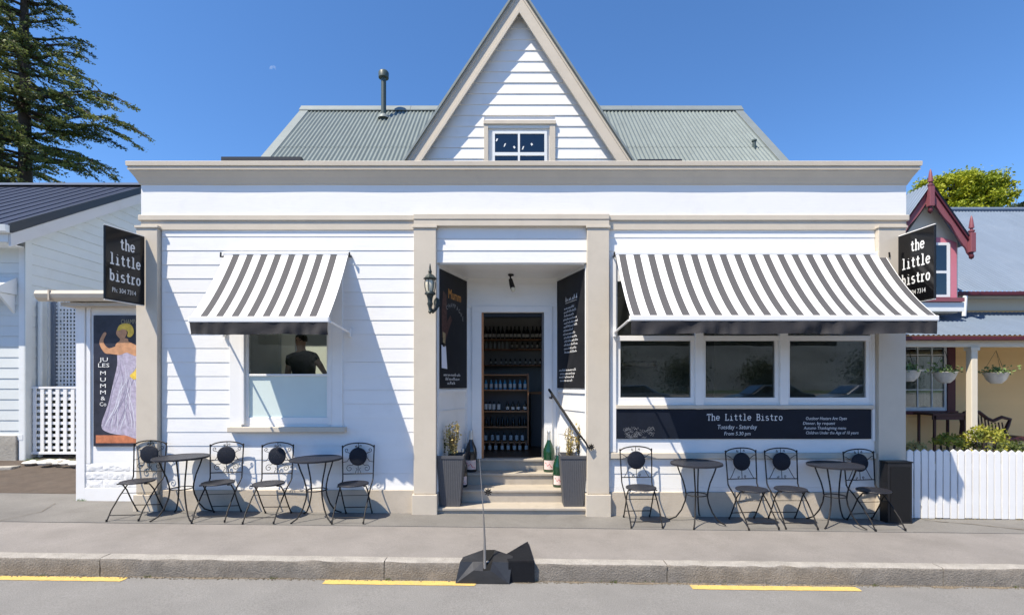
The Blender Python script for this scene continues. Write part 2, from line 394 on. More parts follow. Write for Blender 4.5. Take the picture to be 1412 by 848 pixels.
def wall_with_holes(mb, x0, x1, y0, y1, z0, z1, holes):
    """wall box with rectangular openings sorted by x, no overlap"""
    x = x0
    for (a, b, c, d_) in sorted(holes):
        if a > x: mb.box(x, a, y0, y1, z0, z1)
        if c > z0: mb.box(a, b, y0, y1, z0, c)
        if d_ < z1: mb.box(a, b, y0, y1, d_, z1)
        x = b
    if x < x1: mb.box(x, x1, y0, y1, z0, z1)
    return mb
def corrugated(name, parent, mt, x0, x1, p0, p1, wave=.086, amp=.013, nper=8, laps=1):
    """sheet between (y,z) p0 (low) and p1 (high), corrugations run up the slope"""
    nw = int((x1 - x0) / wave * nper); dy, dz = p1[0] - p0[0], p1[1] - p0[1]; L_ = math.hypot(dy, dz); ny, nz = -dz / L_, dy / L_
    mb = MB()
    for l in range(laps):
        a, b = l / laps, (l + 1) / laps; lift = 0.004 * (laps - l)
        def f(u, v):
            X = x0 + (x1 - x0) * u; h = amp * math.sin(2 * PI * (X - x0) / wave) + lift * (1 - v); t = a + (b - a + .01) * v
            return (X, p0[0] + dy * t + ny * h, p0[1] + dz * t + nz * h)
        mb.grid(f, nw, 1)
    return mb.build(name, mt, parent, smooth='all', fix=False)
def leaves(mb, rr, pts, size, flat=.6):
    for c in pts:
        s_ = size * rr.uniform(.6, 1.3)
        a = Vector((rr.gauss(0, 1), rr.gauss(0, 1), rr.gauss(0, 1) * flat)); a.normalize()
        b = a.orthogonal(); b.rotate(Matrix.Rotation(rr.uniform(0, 2 * PI), 3, a)); 
        c = Vector(c); t = a * s_; q = b * s_ * .45
        mb.add([c - t, c + q, c + t, c - q], [(0, 1, 2, 3)])
# ================================================================ ground
GZ = -0.40
struct('ground', MB().add([(-900, -500, GZ), (900, -500, GZ), (900, 900, GZ), (-900, 900, GZ)], [(0, 1, 2, 3)]), M['grass'])
XS = [-60, -15, -10, -5, 0, 5, 10, 15, 60]
def strip(name, mt, y0, y1, dz, depth=0, xs=XS):
    mb = MB()
    for a, b in zip(xs, xs[1:]):
        P = [(a, y0, g(a) + dz - depth), (b, y0, g(b) + dz - depth), (b, y1, g(b) + dz - depth), (a, y1, g(a) + dz - depth)]
        Q = [(a, y0, g(a) + dz), (b, y0, g(b) + dz), (b, y1, g(b) + dz), (a, y1, g(a) + dz)]
        if depth: mb.hexa(P + Q)
        else: mb.add(Q, [(0, 1, 2, 3)])
    return struct(name, mb, mt)
KY = -1.89
strip('road', M['road'], -11, KY + .02, -.178)
struct('added_car_park', MB().add([(-80, -70, .35), (80, -70, .35), (80, -16, .35), (-80, -16, .35)], [(0, 1, 2, 3)]), M['road'])  # unseen light asphalt, added to bounce warm light back; the cars stand on it
struct('bank', MB().add([(-80, -16, .35), (80, -16, .35), (80, -14, -.1), (-80, -14, -.1)], [(0, 1, 2, 3)]), M['grass'])
strip('far_pavement', M['pave2'], -14, -11, -.06, .2)
# front pavement slabs: a narrow old strip at the wall, a joint, the wide strip to the kerb
def wobble_strip(name, mt, y0, y1, dz, amp, seed, x0=-16, x1=16, nx=320, ny=4, zb=-.2):
    rr = random.Random(seed); ph = [(rr.uniform(.4, 3.1), rr.uniform(0, 6), rr.uniform(.3, 1)) for _ in range(6)]
    def w1(x, k): return sum(a * math.sin(f * x * (1 + k) + p + k * 9) for f, p, a in ph) / 3 * amp
    def f(u, v):
        x = x0 + (x1 - x0) * u
        ya, yb = y0 + w1(x, 0), y1 + w1(x, 1)
        if v < 0: return (x, ya, zb + g(x))
        if v > 1: return (x, yb, zb + g(x))
        return (x, ya + (yb - ya) * v, g(x) + dz + .0025 * math.sin(x * 1.7 + v * 5) * math.sin(v * PI))
    mb = MB()
    vs_ = [-.1] + [j / ny for j in range(ny + 1)] + [1.1]
    V = [f(i / nx, v) for v in vs_ for i in range(nx + 1)]
    Fc = [(j * (nx + 1) + i, j * (nx + 1) + i + 1, (j + 1) * (nx + 1) + i + 1, (j + 1) * (nx + 1) + i) for j in range(len(vs_) - 1) for i in range(nx)]
    mb.add(V, Fc); return struct(name, mb, mt)
pv = wobble_strip('pavement', M['pave'], KY + .135, -.672, 0, .004, 3)
pr = wobble_strip('pavement_rear_strip', M['pave2'], -.655, .9, .002, .004, 4)
strip('pavement_joint', M['dirt'], -1.70, .95, -.03)
# cracks
def crack(pts, w_, seed):
    rr = random.Random(seed); P = []
    for (x0, y0), (x1, y1) in zip(pts, pts[1:]):
        n = max(2, int(math.hypot(x1 - x0, y1 - y0) / .06))
        for i in range(n): P.append((x0 + (x1 - x0) * i / n + rr.gauss(0, .008), y0 + (y1 - y0) * i / n + rr.gauss(0, .008)))
    mb = MB()
    for a, b in zip(P, P[1:]):
        q = w_ * rr.uniform(.4, 1.2); d = Vector((b[1] - a[1], a[0] - b[0], 0)); d = d.normalized() * q
        mb.add([(a[0] - d.x, a[1] - d.y, g(a[0]) + .0085), (b[0] - d.x, b[1] - d.y, g(b[0]) + .0085), (b[0] + d.x, b[1] + d.y, g(b[0]) + .0085), (a[0] + d.x, a[1] + d.y, g(a[0]) + .0085)], [(0, 1, 2, 3)])
    o = mb.build('pavement_crack', M['dirt'], fix=False); o['kind'] = 'structure'
crack([(5.6, -.10), (6.1, -.28), (6.7, -.60)], .010, 1); crack([(-6.4, -.66), (-6.3, -.2), (-6.55, .3)], .005, 4)
# kerb stones
kerb = thing('kerb', None, None, (0, 0, 0), kind='structure')
joints = [-15, -11.9, -9.2, -6.9, -4.1, -1.27, 1.55, 4.3, 7.0, 9.8, 12.6, 15]
for ja, jb in zip(joints, joints[1:]):
    rr = random.Random(int(ja * 10)); L_ = jb - ja - .008; nx = int(L_ / .05)
    prof = [(0, -.26), (.004, -.10), (.0, -.018), (.005, -.003), (.016, .004), (.135, .004), (.135, -.2)]
    ph = [(rr.uniform(2, 22), rr.uniform(0, 6)) for _ in range(7)]
    V = []
    for (p, z) in prof:
        for i in range(nx + 1):
            x = ja + L_ * i / nx; q = sum(math.sin(f * x + a + z * 30) for f, a in ph) / 7
            e = .010 * q if p < .1 else .003 * q
            if -.03 < z < .0045 and p < .05: e += .016 * max(0, q - .18) * 3
            V.append((x, KY + p + e, g(x) + z + .003 * q))
    mb = MB(); n1 = nx + 1
    mb.add(V, [(j * n1 + i, j * n1 + i + 1, (j + 1) * n1 + i + 1, (j + 1) * n1 + i) for j in range(len(prof) - 1) for i in range(nx)])
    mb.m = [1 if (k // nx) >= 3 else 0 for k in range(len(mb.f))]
    mb.add([V[j * n1] for j in range(len(prof))], [tuple(range(len(prof)))])
    mb.add([V[j * n1 + nx] for j in range(len(prof))], [tuple(range(len(prof)))])
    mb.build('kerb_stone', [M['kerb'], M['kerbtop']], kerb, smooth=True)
# grit along the gutter
mb = MB(); rr = random.Random(5)
for i in range(1500):
    x = rr.uniform(-6, 7); y = KY - rr.random() ** 2 * .05; s_ = rr.uniform(.003, .010)
    mb.tube([(x, y, g(x) - .178), (x + s_ * .3, y, g(x) - .178 + s_)], [s_, s_ * .5], 5)
tag(mb.build('gutter_grit', M['dirt']), 'loose brown grit along the foot of the kerb', 'grit', kind='stuff')
mb = MB(); rr = random.Random(6)
def tuft(mb, x, y, z, n, h, rr, spread=.04):
    for i in range(n):
        a = rr.uniform(0, 6.28); d = rr.random() * spread; bx_, by = x + d * math.cos(a), y + d * math.sin(a) * .5
        tx, ty, hh = bx_ + rr.gauss(0, h * .35), by + rr.gauss(0, h * .25), h * rr.uniform(.4, 1)
        mb.add([(bx_ - .003, by, z), (bx_ + .003, by, z), (tx, ty, z + hh)], [(0, 1, 2)])
for px in (60, 205, 378, 535, 846, 1205, 1400): tuft(mb, PX(px, KY), KY - .012, g(PX(px, KY)) - .176, 16, .035, rr)
for i in range(40): tuft(mb, rr.uniform(-6, 7), KY - .01, g(0) - .176, 3, .02, rr, .02)
tag(mb.build('kerb_weeds', M['greenleaf'], fix=False), 'small green weeds growing at the foot of the kerb', 'weeds', kind='stuff')
# dirty line where the road meets the kerb
mb = MB(); rr = random.Random(15); ph = [(rr.uniform(.8, 14), rr.uniform(0, 6)) for _ in range(9)]
for i in range(480):
    xa, xb = -7 + i * .03, -7 + (i + 1) * .03
    wq = lambda x: KY - .006 - .040 * max(0, .35 + sum(math.sin(f * x + p) for f, p in ph) / 6)
    mb.add([(xa, wq(xa), g(xa) - .1755), (xb, wq(xb), g(xb) - .1755), (xb, KY + .02, g(xb) - .1755), (xa, KY + .02, g(xa) - .1755)], [(0, 1, 2, 3)])
struct('gutter_dirt', mb, mat('dry_gutter_dirt', (.20, .165, .12), .95, speck=.4, noise=.3, nscale=9), fix=False)
# yellow dashes
for (a, b, y) in [(-5.6, PX(171, -1.96), -1.96), (PX(447, -1.96), PX(655, -1.96), -1.965), (PX(953, -1.98), PX(1183, -1.98), -1.985)]:
    n = 30; mb = MB(); rr = random.Random(int(b * 7))
    pts = [(a + (b - a) * i / n, y - .05 + rr.uniform(-.003, .003)) for i in range(n + 1)] + [(b + .012, y)] + [(b - (b - a) * i / n, y + .05 + rr.uniform(-.003, .003)) for i in range(n + 1)]
    mb.add([(p[0], p[1], g(p[0]) - .174) for p in pts], [tuple(range(len(pts)))])
    struct('road_marking', mb, M['yellow'], fix=False)
# driveway left, rising to the gate
def brickmat():
    m = mat('brown_brick_paving', (.085, .066, .052), .9, noise=.2, nscale=5, dirt=.5, dscale=2, dirtcol=(.12, .105, .09)); t = m.node_tree; N = t.nodes; L = t.links
    br = N.new('ShaderNodeTexBrick'); br.inputs['Scale'].default_value = 4.4; br.inputs['Color1'].default_value = (1, 1, 1, 1); br.inputs['Color2'].default_value = (.8, .8, .8, 1); br.inputs['Mortar'].default_value = (.2, .2, .2, 1); br.inputs['Mortar Size'].default_value = .012
    geo = N.new('ShaderNodeNewGeometry'); L.new(geo.outputs['Position'], br.inputs['Vector'])
    bp = N.new('ShaderNodeBump'); bp.inputs['Strength'].default_value = .6; bp.inputs['Distance'].default_value = .02
    L.new(br.outputs['Color'], bp.inputs['Height']); L.new(bp.outputs[0], N['Principled BSDF'].inputs['Normal']); return m
def drive(u, v):
    x = -15 + 9.2 * u; y = .86 + 2.4 * v
    return (x, y, g(x) + .006 + v * .30)
struct('driveway', MB().grid(drive, 30, 8), brickmat())
struct('side_yard', MB().add([(-15, 3.25, .42), (-5.1, 3.25, .42), (-5.1, 14, .5), (-15, 14, .5)], [(0, 1, 2, 3)]), M['concrete'])
struct('side_yard_bank', MB().add([(-15, 3.25, .2), (-5.1, 3.25, .2), (-5.1, 3.25, .42), (-15, 3.25, .42)], [(0, 1, 2, 3)]), M['concrete'])
struct('garden', MB().add([(5.42, .06, g(6) - .01), (30, .06, g(15) - .01), (30, 12, -.1), (5.42, 12, -.05)], [(0, 1, 2, 3)]), M['bounce_ground'])
# far hills behind the camera's back, seen only as reflections in the windows
def hill(u, v):
    x = -700 + 1400 * u; h = (55 + 22 * math.sin(u * 9) + 14 * math.sin(u * 23 + 1)) * math.sin(v * PI / 2)
    return (x, -180 - 200 * v, GZ + h)
struct('hills', MB().grid(hill, 60, 8), M['hill'], smooth='all')

# ================================================================ bistro building
B = thing('bistro_building', 'white weatherboard bistro with beige columns, recessed entrance and steep central gable', 'building', (0, 0, 0))
XL, XR = -5.09, 5.41
LW = (-3.71, -2.48, 1.235, 3.30)
RW = (1.45, 4.93, 1.50, 3.20)
front = wall_with_holes(MB(), XL, -1.035, 0, .15, .02, 4.6, [LW])
wall_with_holes(front, 1.035, XR, 0, .15, .02, 4.6, [RW])
front.box(-1.035, 1.035, 0, .15, 3.45, 4.6)
front.box(XL, XL + .12, .15, 6.5, .02, 4.6); front.box(XR - .12, XR, .15, 6.5, -.1, 4.6); front.box(XL, XR, 6.5, 6.62, 0, 4.6)
W = front.build('front_wall', M['white'], B)
PITCH = .1915; BZ0 = 3.62 - PITCH * 17
boards(W, 0, 19, -4.815, -1.34, M['white'], PITCH, BZ0, holes=[(-3.87, -2.33, 1.20, 3.4)])
boards(W, 0, 2, 1.325, 4.99, M['white'], PITCH, BZ0)
boards(W, 0, 2, 1.325, 4.99, M['white'], PITCH, 3.62 - .012)
boards(W, 0, 3, -1.035, 1.03, M['white'], .165, 3.455)
# flat sheathing round the big window
wp = MB(); wall_with_holes(wp, 1.325, 4.99, -.014, 0, .845, 3.60, [(RW[0], RW[1], RW[2], RW[3])])
wp.build('window_surround', M['white_trim'], W)
# plinths
for nm, a, b, z in (('plinth', -4.83, -1.34, .335), ('plinth', 1.31, 5.0, .305)):
    MB().hexa([(a, -.045, g(a) - .05), (b, -.045, g(b) - .05), (b, 0, g(b) - .05), (a, 0, g(a) - .05), (a, -.045, z), (b, -.045, z), (b, 0, z), (a, 0, z)]).build(nm, M['plinth'], B, bevel=.006)
bx('base_strip', M['white_trim'], B, -4.815, -1.34, -.02, 0, .335, BZ0 - .001)
bx('base_strip', M['white_trim'], B, 1.325, 4.99, -.02, 0, .305, BZ0 - .001)
# ledge under the window chalkboard
bx('ledge', M['beige'], B, 1.325, 4.985, -.06, 0, .765, .843, bevel=.006)
# columns
for (a, b) in ((-5.12, -4.83), (-1.34, -1.035), (1.025, 1.325), (4.995, 5.365)):
    c = bx('column', M['beige'], B, a, b, -.085, .0, .29, 3.905, bevel=.006)
    MB().hexa([(a - .02, -.115, g(a) - .08), (b + .02, -.115, g(b) - .08), (b + .02, 0.004, g(b) - .08), (a - .02, 0.004, g(a) - .08), (a - .02, -.115, .285), (b + .02, -.115, .285), (b + .02, 0.004, .285), (a - .02, 0.004, .285)]).build('column_base', M['beige'], c, bevel=.008)
    bx('column_cap', M['beige'], c, a - .015, b + .015, -.10, .004, 3.907, 3.94, bevel=.004)
# bands, moulding, frieze
bx('band', M['beige'], B, XL, -1.34, -.035, 0, 3.90, 4.02); bx('band', M['beige'], B, 1.325, XR, -.035, 0, 3.90, 4.02)
bx('band', M['beige'], B, -1.339, 1.324, -.082, 0, 3.942, 4.02)
bx('moulding', M['beige'], B, XL - .03, -1.345, -.055, 0, 4.022, 4.10, bevel=.008); bx('moulding', M['beige'], B, 1.33, XR + .03, -.055, 0, 4.022, 4.10, bevel=.008)
bx('moulding', M['beige'], B, -1.343, 1.328, -.09, 0, 4.024, 4.103, bevel=.008)
fr = MB()
n = 60
for i in range(n):
    a = XL + (XR - XL) * i / n; b = XL + (XR - XL) * (i + 1) / n; w0 = .0018 * math.sin(a * 3) - .03; w1 = .0018 * math.sin(b * 3) - .03
    fr.add([(a, w0, 4.104), (b, w1, 4.104), (b, w1 - .001, 4.53), (a, w0 - .001, 4.53)], [(0, 1, 2, 3)])
fr.add([(XL, -.03, 4.104), (XL, .1, 4.104), (XL, .1, 4.53), (XL, -.03, 4.53), (XR, -.03, 4.104), (XR, .1, 4.104), (XR, .1, 4.53), (XR, -.03, 4.53)], [(0, 1, 2, 3), (4, 5, 6, 7)])
fr.build('frieze', M['white'], B, smooth=True)
prof = [(0, 4.515), (.014, 4.515), (.018, 4.535), (.028, 4.55), (.05, 4.60), (.078, 4.645), (.092, 4.665), (.092, 4.678), (.108, 4.682), (.110, 4.712), (.103, 4.716), (.104, 4.728), (.122, 4.732), (.125, 4.785), (.118, 4.792), (-.35, 4.80)]
mb = MB(); V = []
for p, z in prof:
    V += [(XL - p, .7, z), (XL - p, -.03 - p, z), (XR + p, -.03 - p, z), (XR + p, .7, z)]
mb.add(V, [(i * 4 + k, i * 4 + k + 1, (i + 1) * 4 + k + 1, (i + 1) * 4 + k) for i in range(len(prof) - 1) for k in range(3)])
mb.build('cornice', M['beige'], B)
bx('parapet_cap', M['flash'], B, XL + .05, XR - .05, .30, .72, 4.6, 4.803)
bx('flashing_strip', M['iron'], B, PX(306, .2), PX(416, .2), .18, .26, 4.80, 5.00); bx('flashing_strip', M['iron'], B, PX(879, .2), PX(940, .2), .18, .26, 4.80, 4.965)
# ---- entrance recess
RD = .925
spl = MB().prism([(-1.035, 0.004), (-.715, RD), (-.715, 1.05), (-1.32, 1.05), (-1.32, .151), (-1.036, .151)], 'z', 0, 3.5)
spl.build('entrance_side_wall', M['white'], B)
spr = MB().prism([(1.035, 0.004), (.715, RD), (.715, 1.05), (1.32, 1.05), (1.32, .151), (1.036, .151)], 'z', 0, 3.5)
spr.build('entrance_side_wall', M['white'], B)
bx('entrance_ceiling', M['white_trim'], B, -1.03, 1.03, .152, 1.05, 3.448, 3.49)
for k in range(8): bx('ceiling_board', M['white_trim'], B, -1.0, 1.0, .005 + k * .115, .005 + k * .115 + .112, 3.435, 3.4475)
DX0, DX1, DZ0, DZ1 = -.477, .5, .62, 2.905
dw = wall_with_holes(MB(), -.72, .72, RD, 1.05, .3, 3.46, [(DX0, DX1, .3, DZ1)]); dw.build('entrance_back_wall', M['white'], B)
DY = RD
boards(B, DY, 3, -.70, .70, M['white'], .185, 2.99, lip=.004, name='entrance_board')
door = thing('doorway', None, None, (0, DY, DZ0)); door.parent = B
for (a, b, c, d_) in ((DX0 - .15, DX0 - .002, .62, 2.99), (DX1 + .002, DX1 + .13, .62, 2.99)):
    bx('door_casing', M['white_trim'], door, a, b, DY - .028, DY - .001, c, d_, bevel=.005)
bx('door_casing', M['white_trim'], door, DX0 - .15, DX1 + .13, DY - .03, DY - .001, DZ1 + .002, 3.0, bevel=.005)
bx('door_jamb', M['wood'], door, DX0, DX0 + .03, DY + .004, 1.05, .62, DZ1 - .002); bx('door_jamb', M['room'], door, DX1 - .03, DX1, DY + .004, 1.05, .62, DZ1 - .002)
bx('door_head', M['black'], door, DX0 + .03, DX1 - .03, DY + .03, 1.05, DZ1 - .065, DZ1 - .003)
# panelled trim on the splayed sides, below the boards
fL = frame_fn((-1.035, 0.004, 0), (.32, .921, 0), (.921, -.32, 0)); fR = frame_fn((.715, RD, 0), (.32, -.921, 0), (-.921, -.32, 0))
SPW = .975
for fn_, ua in ((fL, .0), (fR, .0)):
    for (za, zb, dd) in ((1.655, 1.705, .022), (1.40, 1.412, .012)):
        MB(lambda u, v, d, q=fn_: q(u, v, d)).box(.03, SPW - .03, za, zb, .001, dd).build('side_rail', M['white_trim'], B)
    for uu in (.012, SPW - .035):
        MB(lambda u, v, d, q=fn_: q(u, v, d)).box(uu, uu + .03, .3, 3.43, .001, .014).build('side_stile', M['white_trim'], B)
    MB(lambda u, v, d, q=fn_: q(u, v, d)).box(.05, SPW - .05, 1.02, 1.03, .001, .008).build('side_rail', M['white_trim'], B)
# ---- steps
st = thing('entrance_steps', None, None, (0, 0, 0)); st.parent = B
ys = [(-.04, .09), (.28, .27), (.65, .44), (RD - .02, .62)]
for i, (y, z) in enumerate(ys):
    hw = 1.03 if i == 0 else 1.03 - .32 * max(0, y) / .925 - .005
    y2 = ys[i + 1][0] + .05 if i < 3 else 1.06
    hwa = hw if i < 3 else .5
    x0 = -hwa + (.02 if i == 3 else 0)
    bx('tread', M['step'], st, x0, hwa, y - .02, y2, z - .035, z, bevel=.006)
    bx('riser', M['step'], st, -hw, hw, y + .005, y + .03, (ys[i - 1][1] if i else g(0) - .05), z - .036)
MB().box(-.72, .72, RD - .045, RD + .03, .5835, .618).build('threshold', M['step'], st, bevel=.004)
# ---- left window
def sash_window(parent, x0, x1, z0, z1, trims, sashes):
    pass
lw = thing('window', None, None, ((LW[0] + LW[1]) / 2, 0, LW[2]), None); lw.parent = B
tr = M['white_trim']
bx('frame', tr, lw, LW[0] - .165, LW[0] + .0, -.040, 0, 1.20, 3.45, bevel=.004); bx('frame', tr, lw, LW[1], LW[1] + .155, -.040, 0, 1.20, 3.45, bevel=.004)
bx('frame', tr, lw, LW[0], LW[1], -.038, 0, 3.30, 3.45)
bx('frame', tr, lw, LW[0] - .002, LW[0] + .035, -.048, .10, 1.235, 3.30); bx('frame', tr, lw, LW[1] - .035, LW[1] + .002, -.048, .10, 1.235, 3.30)
bx('bottom_rail', tr, lw, LW[0] + .035, LW[1] - .035, .0, .05, 1.235, 1.325, bevel=.004)
bx('meeting_rail', tr, lw, LW[0] + .035, LW[1] - .035, -.004, .05, 1.895, 1.925, bevel=.003)
bx('top_rail', tr, lw, LW[0] + .035, LW[1] - .035, .0, .05, 3.22, 3.30)
bx('stile', tr, lw, LW[0] + .036, LW[0] + .075, .0, .05, 1.326, 3.219, bevel=.003); bx('stile', tr, lw, LW[1] - .075, LW[1] - .036, .0, .05, 1.326, 3.219, bevel=.003)
bx('frosted_pane', M['frost'], lw, LW[0] + .075, LW[1] - .075, .022, .028, 1.325, 1.895)
bx('pane', M['glassclear'], lw, LW[0] + .075, LW[1] - .075, .022, .028, 1.925, 3.22)
bx('sill', M['beige'], B, PX(314, -.08), PX(476, -.08), -.10, 0.002, 1.13, 1.20, bevel=.006)
# ---- right triple window
rw = thing('window', None, None, (3.2, 0, RW[2]), None); rw.parent = B
bx('frame', tr, rw, RW[0] - .105, RW[0] - .02, -.035, -.014, .85, 3.5, bevel=.003); bx('frame', tr, rw, RW[1] + .02, RW[1] + .06, -.030, -.014, 1.0, 3.5, bevel=.003)
edges = [RW[0], PX(963, 0), PX(1079, 0), RW[1]]
for e in edges[1:3]: bx('mullion', tr, rw, e - .055, e + .055, -.045, .08, 1.44, 3.2, bevel=.004)
bx('transom', tr, rw, RW[0], RW[1], -.022, .06, PZ(470, 0), PZ(463, 0), bevel=.003)
for k in range(3):
    a = edges[k] + (.055 if k else .0); b = edges[k + 1] - (.055 if k < 2 else 0)
    bx('sash_rail', tr, rw, a, b, -.006, .05, 1.50, PZ(548, 0), bevel=.004)
    bx('sash_stile', tr, rw, a, a + .045, -.004, .05, PZ(548, 0), PZ(470, 0), bevel=.003); bx('sash_stile', tr, rw, b - .05, b, -.004, .05, PZ(548, 0), PZ(470, 0), bevel=.003)
    bx('pane', M['glass'], rw, a + .045, b - .05, .024, .030, PZ(548, 0), PZ(470, 0)); bx('pane', M['glass'], rw, a, b, .024, .030, PZ(463, 0), 3.2)
bx('sill', M['beige'], B, RW[0] - .02, RW[1] + .03, -.058, .02, 1.445, 1.498, bevel=.005)
# ---- front gable
GY = 2.05; GF = GY - .16
gA = (PX(716, GF), PZ(-17, GF)); gL = (PX(558, GF), PZ(222, GF)); gR = (PX(873, GF), PZ(222, GF))
kL = (gA[1] - gL[1]) / (gA[0] - gL[0]); kR = (gA[1] - gR[1]) / (gR[0] - gA[0]); ZB = 4.35
gable = MB().prism([(gA[0] - (gA[1] - .1 - ZB) / kL, ZB), (gA[0] + (gA[1] - .1 - ZB) / kR, ZB), (gA[0], gA[1] - .1)], 'y', GY, GY + .1).build('gable_wall', M['white'], B)
def lim(z): return (gA[0] - (gA[1] - .12 - z) / kL, gA[0] + (gA[1] - .12 - z) / kR)
zt = PZ(222, GY)
gw = (PX(667.6, GY), PX(765.4, GY), 4.5, PZ(169, GY))
boards(gable, GY, 22, -4, 4, M['white'], .194, zt - .194 * 3 + .03, holes=[gw], lim=lim, lip=.014)
def barge(name, mt, o0, o1, y0, y1, parent=B):
    """pair of sloping boards; o0/o1 = vertical offsets below the apex line"""
    for sgn, k in ((-1, kL), (1, kR)):
        zt0, zt1 = gA[1] - o0, gA[1] - o1; xb = lambda zt_: (gA[0] + sgn * (zt_ - ZB) / k, ZB)
        MB().prism([(gA[0], zt0), xb(zt0), xb(zt1), (gA[0], zt1)], 'y', y0, y1).build(name, mt, parent)
barge('barge_capping', M['flash'], -.03, .03, GF - .05, GF + .0)
barge('bargeboard', M['beige'], .03, .40, GF, GF + .035)
barge('bargeboard_moulding', M['beige'], .37, .455, GF - .025, GF + .02)
barge('bargeboard_bead', M['beige'], .09, .12, GF - .012, GF + .02)
barge('gable_soffit', M['beige'], .05, .09, GF + .036, GY)
# gable window
gwin = thing('window', None, None, (PX(716, GY), GY, 4.8)); gwin.parent = B
a, b, c, d_ = gw
bx('frame', M['beige'], gwin, a, a + .075, GY - .06, GY + .001, c, d_ - .065, bevel=.003); bx('frame', M['beige'], gwin, b - .1, b, GY - .06, GY + .001, c, d_ - .065, bevel=.003)
bx('frame', M['beige'], gwin, a - .01, b + .01, GY - .075, GY + .001, d_ - .064, d_, bevel=.003)
bx('frame', M['palewhite'], gwin, a + .075, b - .1, GY - .04, GY - .001, d_ - .12, d_ - .0645)
sx0, sx1, sz0, sz1 = PX(679, GY), PX(754, GY), PZ(224, GY), PZ(182.5, GY)
mx_ = PX(715.5, GY)
for (p, q, r_, t_) in ((sx0, sx0 + .045, sz0, sz1), (sx1 - .045, sx1, sz0, sz1), (sx0 + .045, sx1 - .045, sz1 - .045, sz1), (mx_ - .018, mx_ + .018, sz0, sz1 - .045), (sx0 + .045, mx_ - .018, PZ(216, GY), PZ(211.5, GY)), (mx_ + .018, sx1 - .045, PZ(216, GY), PZ(211.5, GY)), (sx0 - .06, sx1 + .06, 4.5, sz0)):
    bx('glazing_bar', M['palewhite'], gwin, p, q, GY - .035, GY - .003, r_, t_)
for (p, q) in ((sx0 + .045, mx_ - .018), (mx_ + .018, sx1 - .045)):
    bx('pane', M['glassdark'], gwin, p, q, GY - .018, GY - .013, PZ(211.5, GY), sz1 - .045); bx('pane', M['glassdark'], gwin, p, q, GY - .018, GY - .013, sz0, PZ(216, GY))
bx('room_blind', mat('blue_room', (.05, .07, .11), .8), gwin, sx0, sx1, GY - .006, GY - .003, sz0, sz1)
mb = MB()
for (px, py, rot) in ((696, 201, .8), (709, 204, -.6), (721, 205, .8), (733, 200, -.5), (685, 194, .3)):
    X, Z = PX(px, GY), PZ(py, GY)
    mb.add([(X - .02, GY - .022, Z - .03 * math.sin(rot) - .01), (X + .0, GY - .022, Z - .03), (X + .025, GY - .022, Z + .03 * math.sin(rot) + .01), (X, GY - .022, Z + .025)], [(0, 1, 2, 3)])
mb.build('window_sticker', M['letter'], gwin, fix=False)
# gable roof slopes behind the barge
for sgn, k in ((-1, kL), (1, kR)):
    mb = MB(); L_ = (gA[1] - ZB) / k; nw = int(4.4 / .076 * 6)
    ang = math.atan(k); nx, nz = sgn * math.sin(ang), math.cos(ang)
    def f(u, v):
        y = GF - .005 + 4.4 * u; h = .009 * math.sin(2 * PI * y / .076) + .01; t = v * L_
        return (gA[0] + sgn * t + nx * h, y, gA[1] - .0 - k * t + nz * h - .015)
    mb.grid(f, nw, 1).build('gable_roof', M['rooftin'], B, smooth='all', fix=False)
MB().tube([(gA[0], GF - .02, gA[1] + .015), (gA[0], GF + 4.3, gA[1] + .015)], .045, 8).build('ridge_capping', M['flash'], B, smooth=True)
# ---- main roof
RY, RZ, RK = 4.9, 8.32, 1.064
def roofz(Y): return RZ - (RY - Y) * RK
RX0, RX1 = PX(418, RY) - .02, PX(1021, RY) + .0
eY = 1.75
corrugated('main_roof', B, M['rooftin'], RX0 + .17, RX1 - .15, (eY, roofz(eY)), (RY, RZ), laps=2)
corrugated('rear_roof', B, M['rooftin'], RX0, RX1, (RY + 3.4, roofz(eY)), (RY, RZ))
for (a, b) in ((RX0, RX0 + .20), (RX1 - .18, RX1)):
    MB().hexa([(a, eY, roofz(eY) - .1), (b, eY, roofz(eY) - .1), (b, RY, RZ - .1), (a, RY, RZ - .1), (a, eY, roofz(eY) + .03), (b, eY, roofz(eY) + .03), (b, RY, RZ + .03), (a, RY, RZ + .03)]).build('verge_flashing', M['flash'], B, bevel=.006)
for k in range(4):
    a = RX0 - .01 + (RX1 - RX0 + .02) * k / 4; b = RX0 - .01 + (RX1 - RX0 + .02) * (k + 1) / 4
    if k == 1: pass
    MB().prism([(RY - .16, RZ - .13), (RY - .16, RZ - .105), (RY - .04, RZ + .045), (RY + .04, RZ + .045), (RY + .16, RZ - .13)], 'x', a, b - .004).build('ridge_capping', M['flash'], B, bevel=.004)
for xx in (RX0 + .02, RX1 - .12):
    MB().prism([(eY, 4.0), (eY, roofz(eY) - .06), (RY, RZ - .06), (RY + 3.4, roofz(eY) - .06), (RY + 3.4, 4.0)], 'x', xx, xx + .1).build('gable_end_wall', M['white'], B)
fy = 4.47
fz = roofz(fy); fx = PX(529, fy); fh = PZ(98, fy)
flue = thing('flue', None, None, (fx, fy, fz)); flue.parent = B
MB().lathe([(.058, -.1), (.058, fh - fz - .14)], (fx, fy, fz), 14).build('flue_pipe', M['flue'], flue, smooth=True)
MB().lathe([(.10, fh - fz - .17), (.115, fh - fz - .165), (.118, fh - fz - .05), (.10, fh - fz - .02), (.06, fh - fz)], (fx, fy, fz), 16).build('flue_cowl', M['flue'], flue, smooth=True)
MB().lathe([(.13, -.02), (.10, .05), (.062, .08)], (fx, fy, fz), 14).build('flue_flashing', M['flash'], flue, smooth=True)
vy = 3.3; vz = roofz(vy); vx = PX(1040, vy)
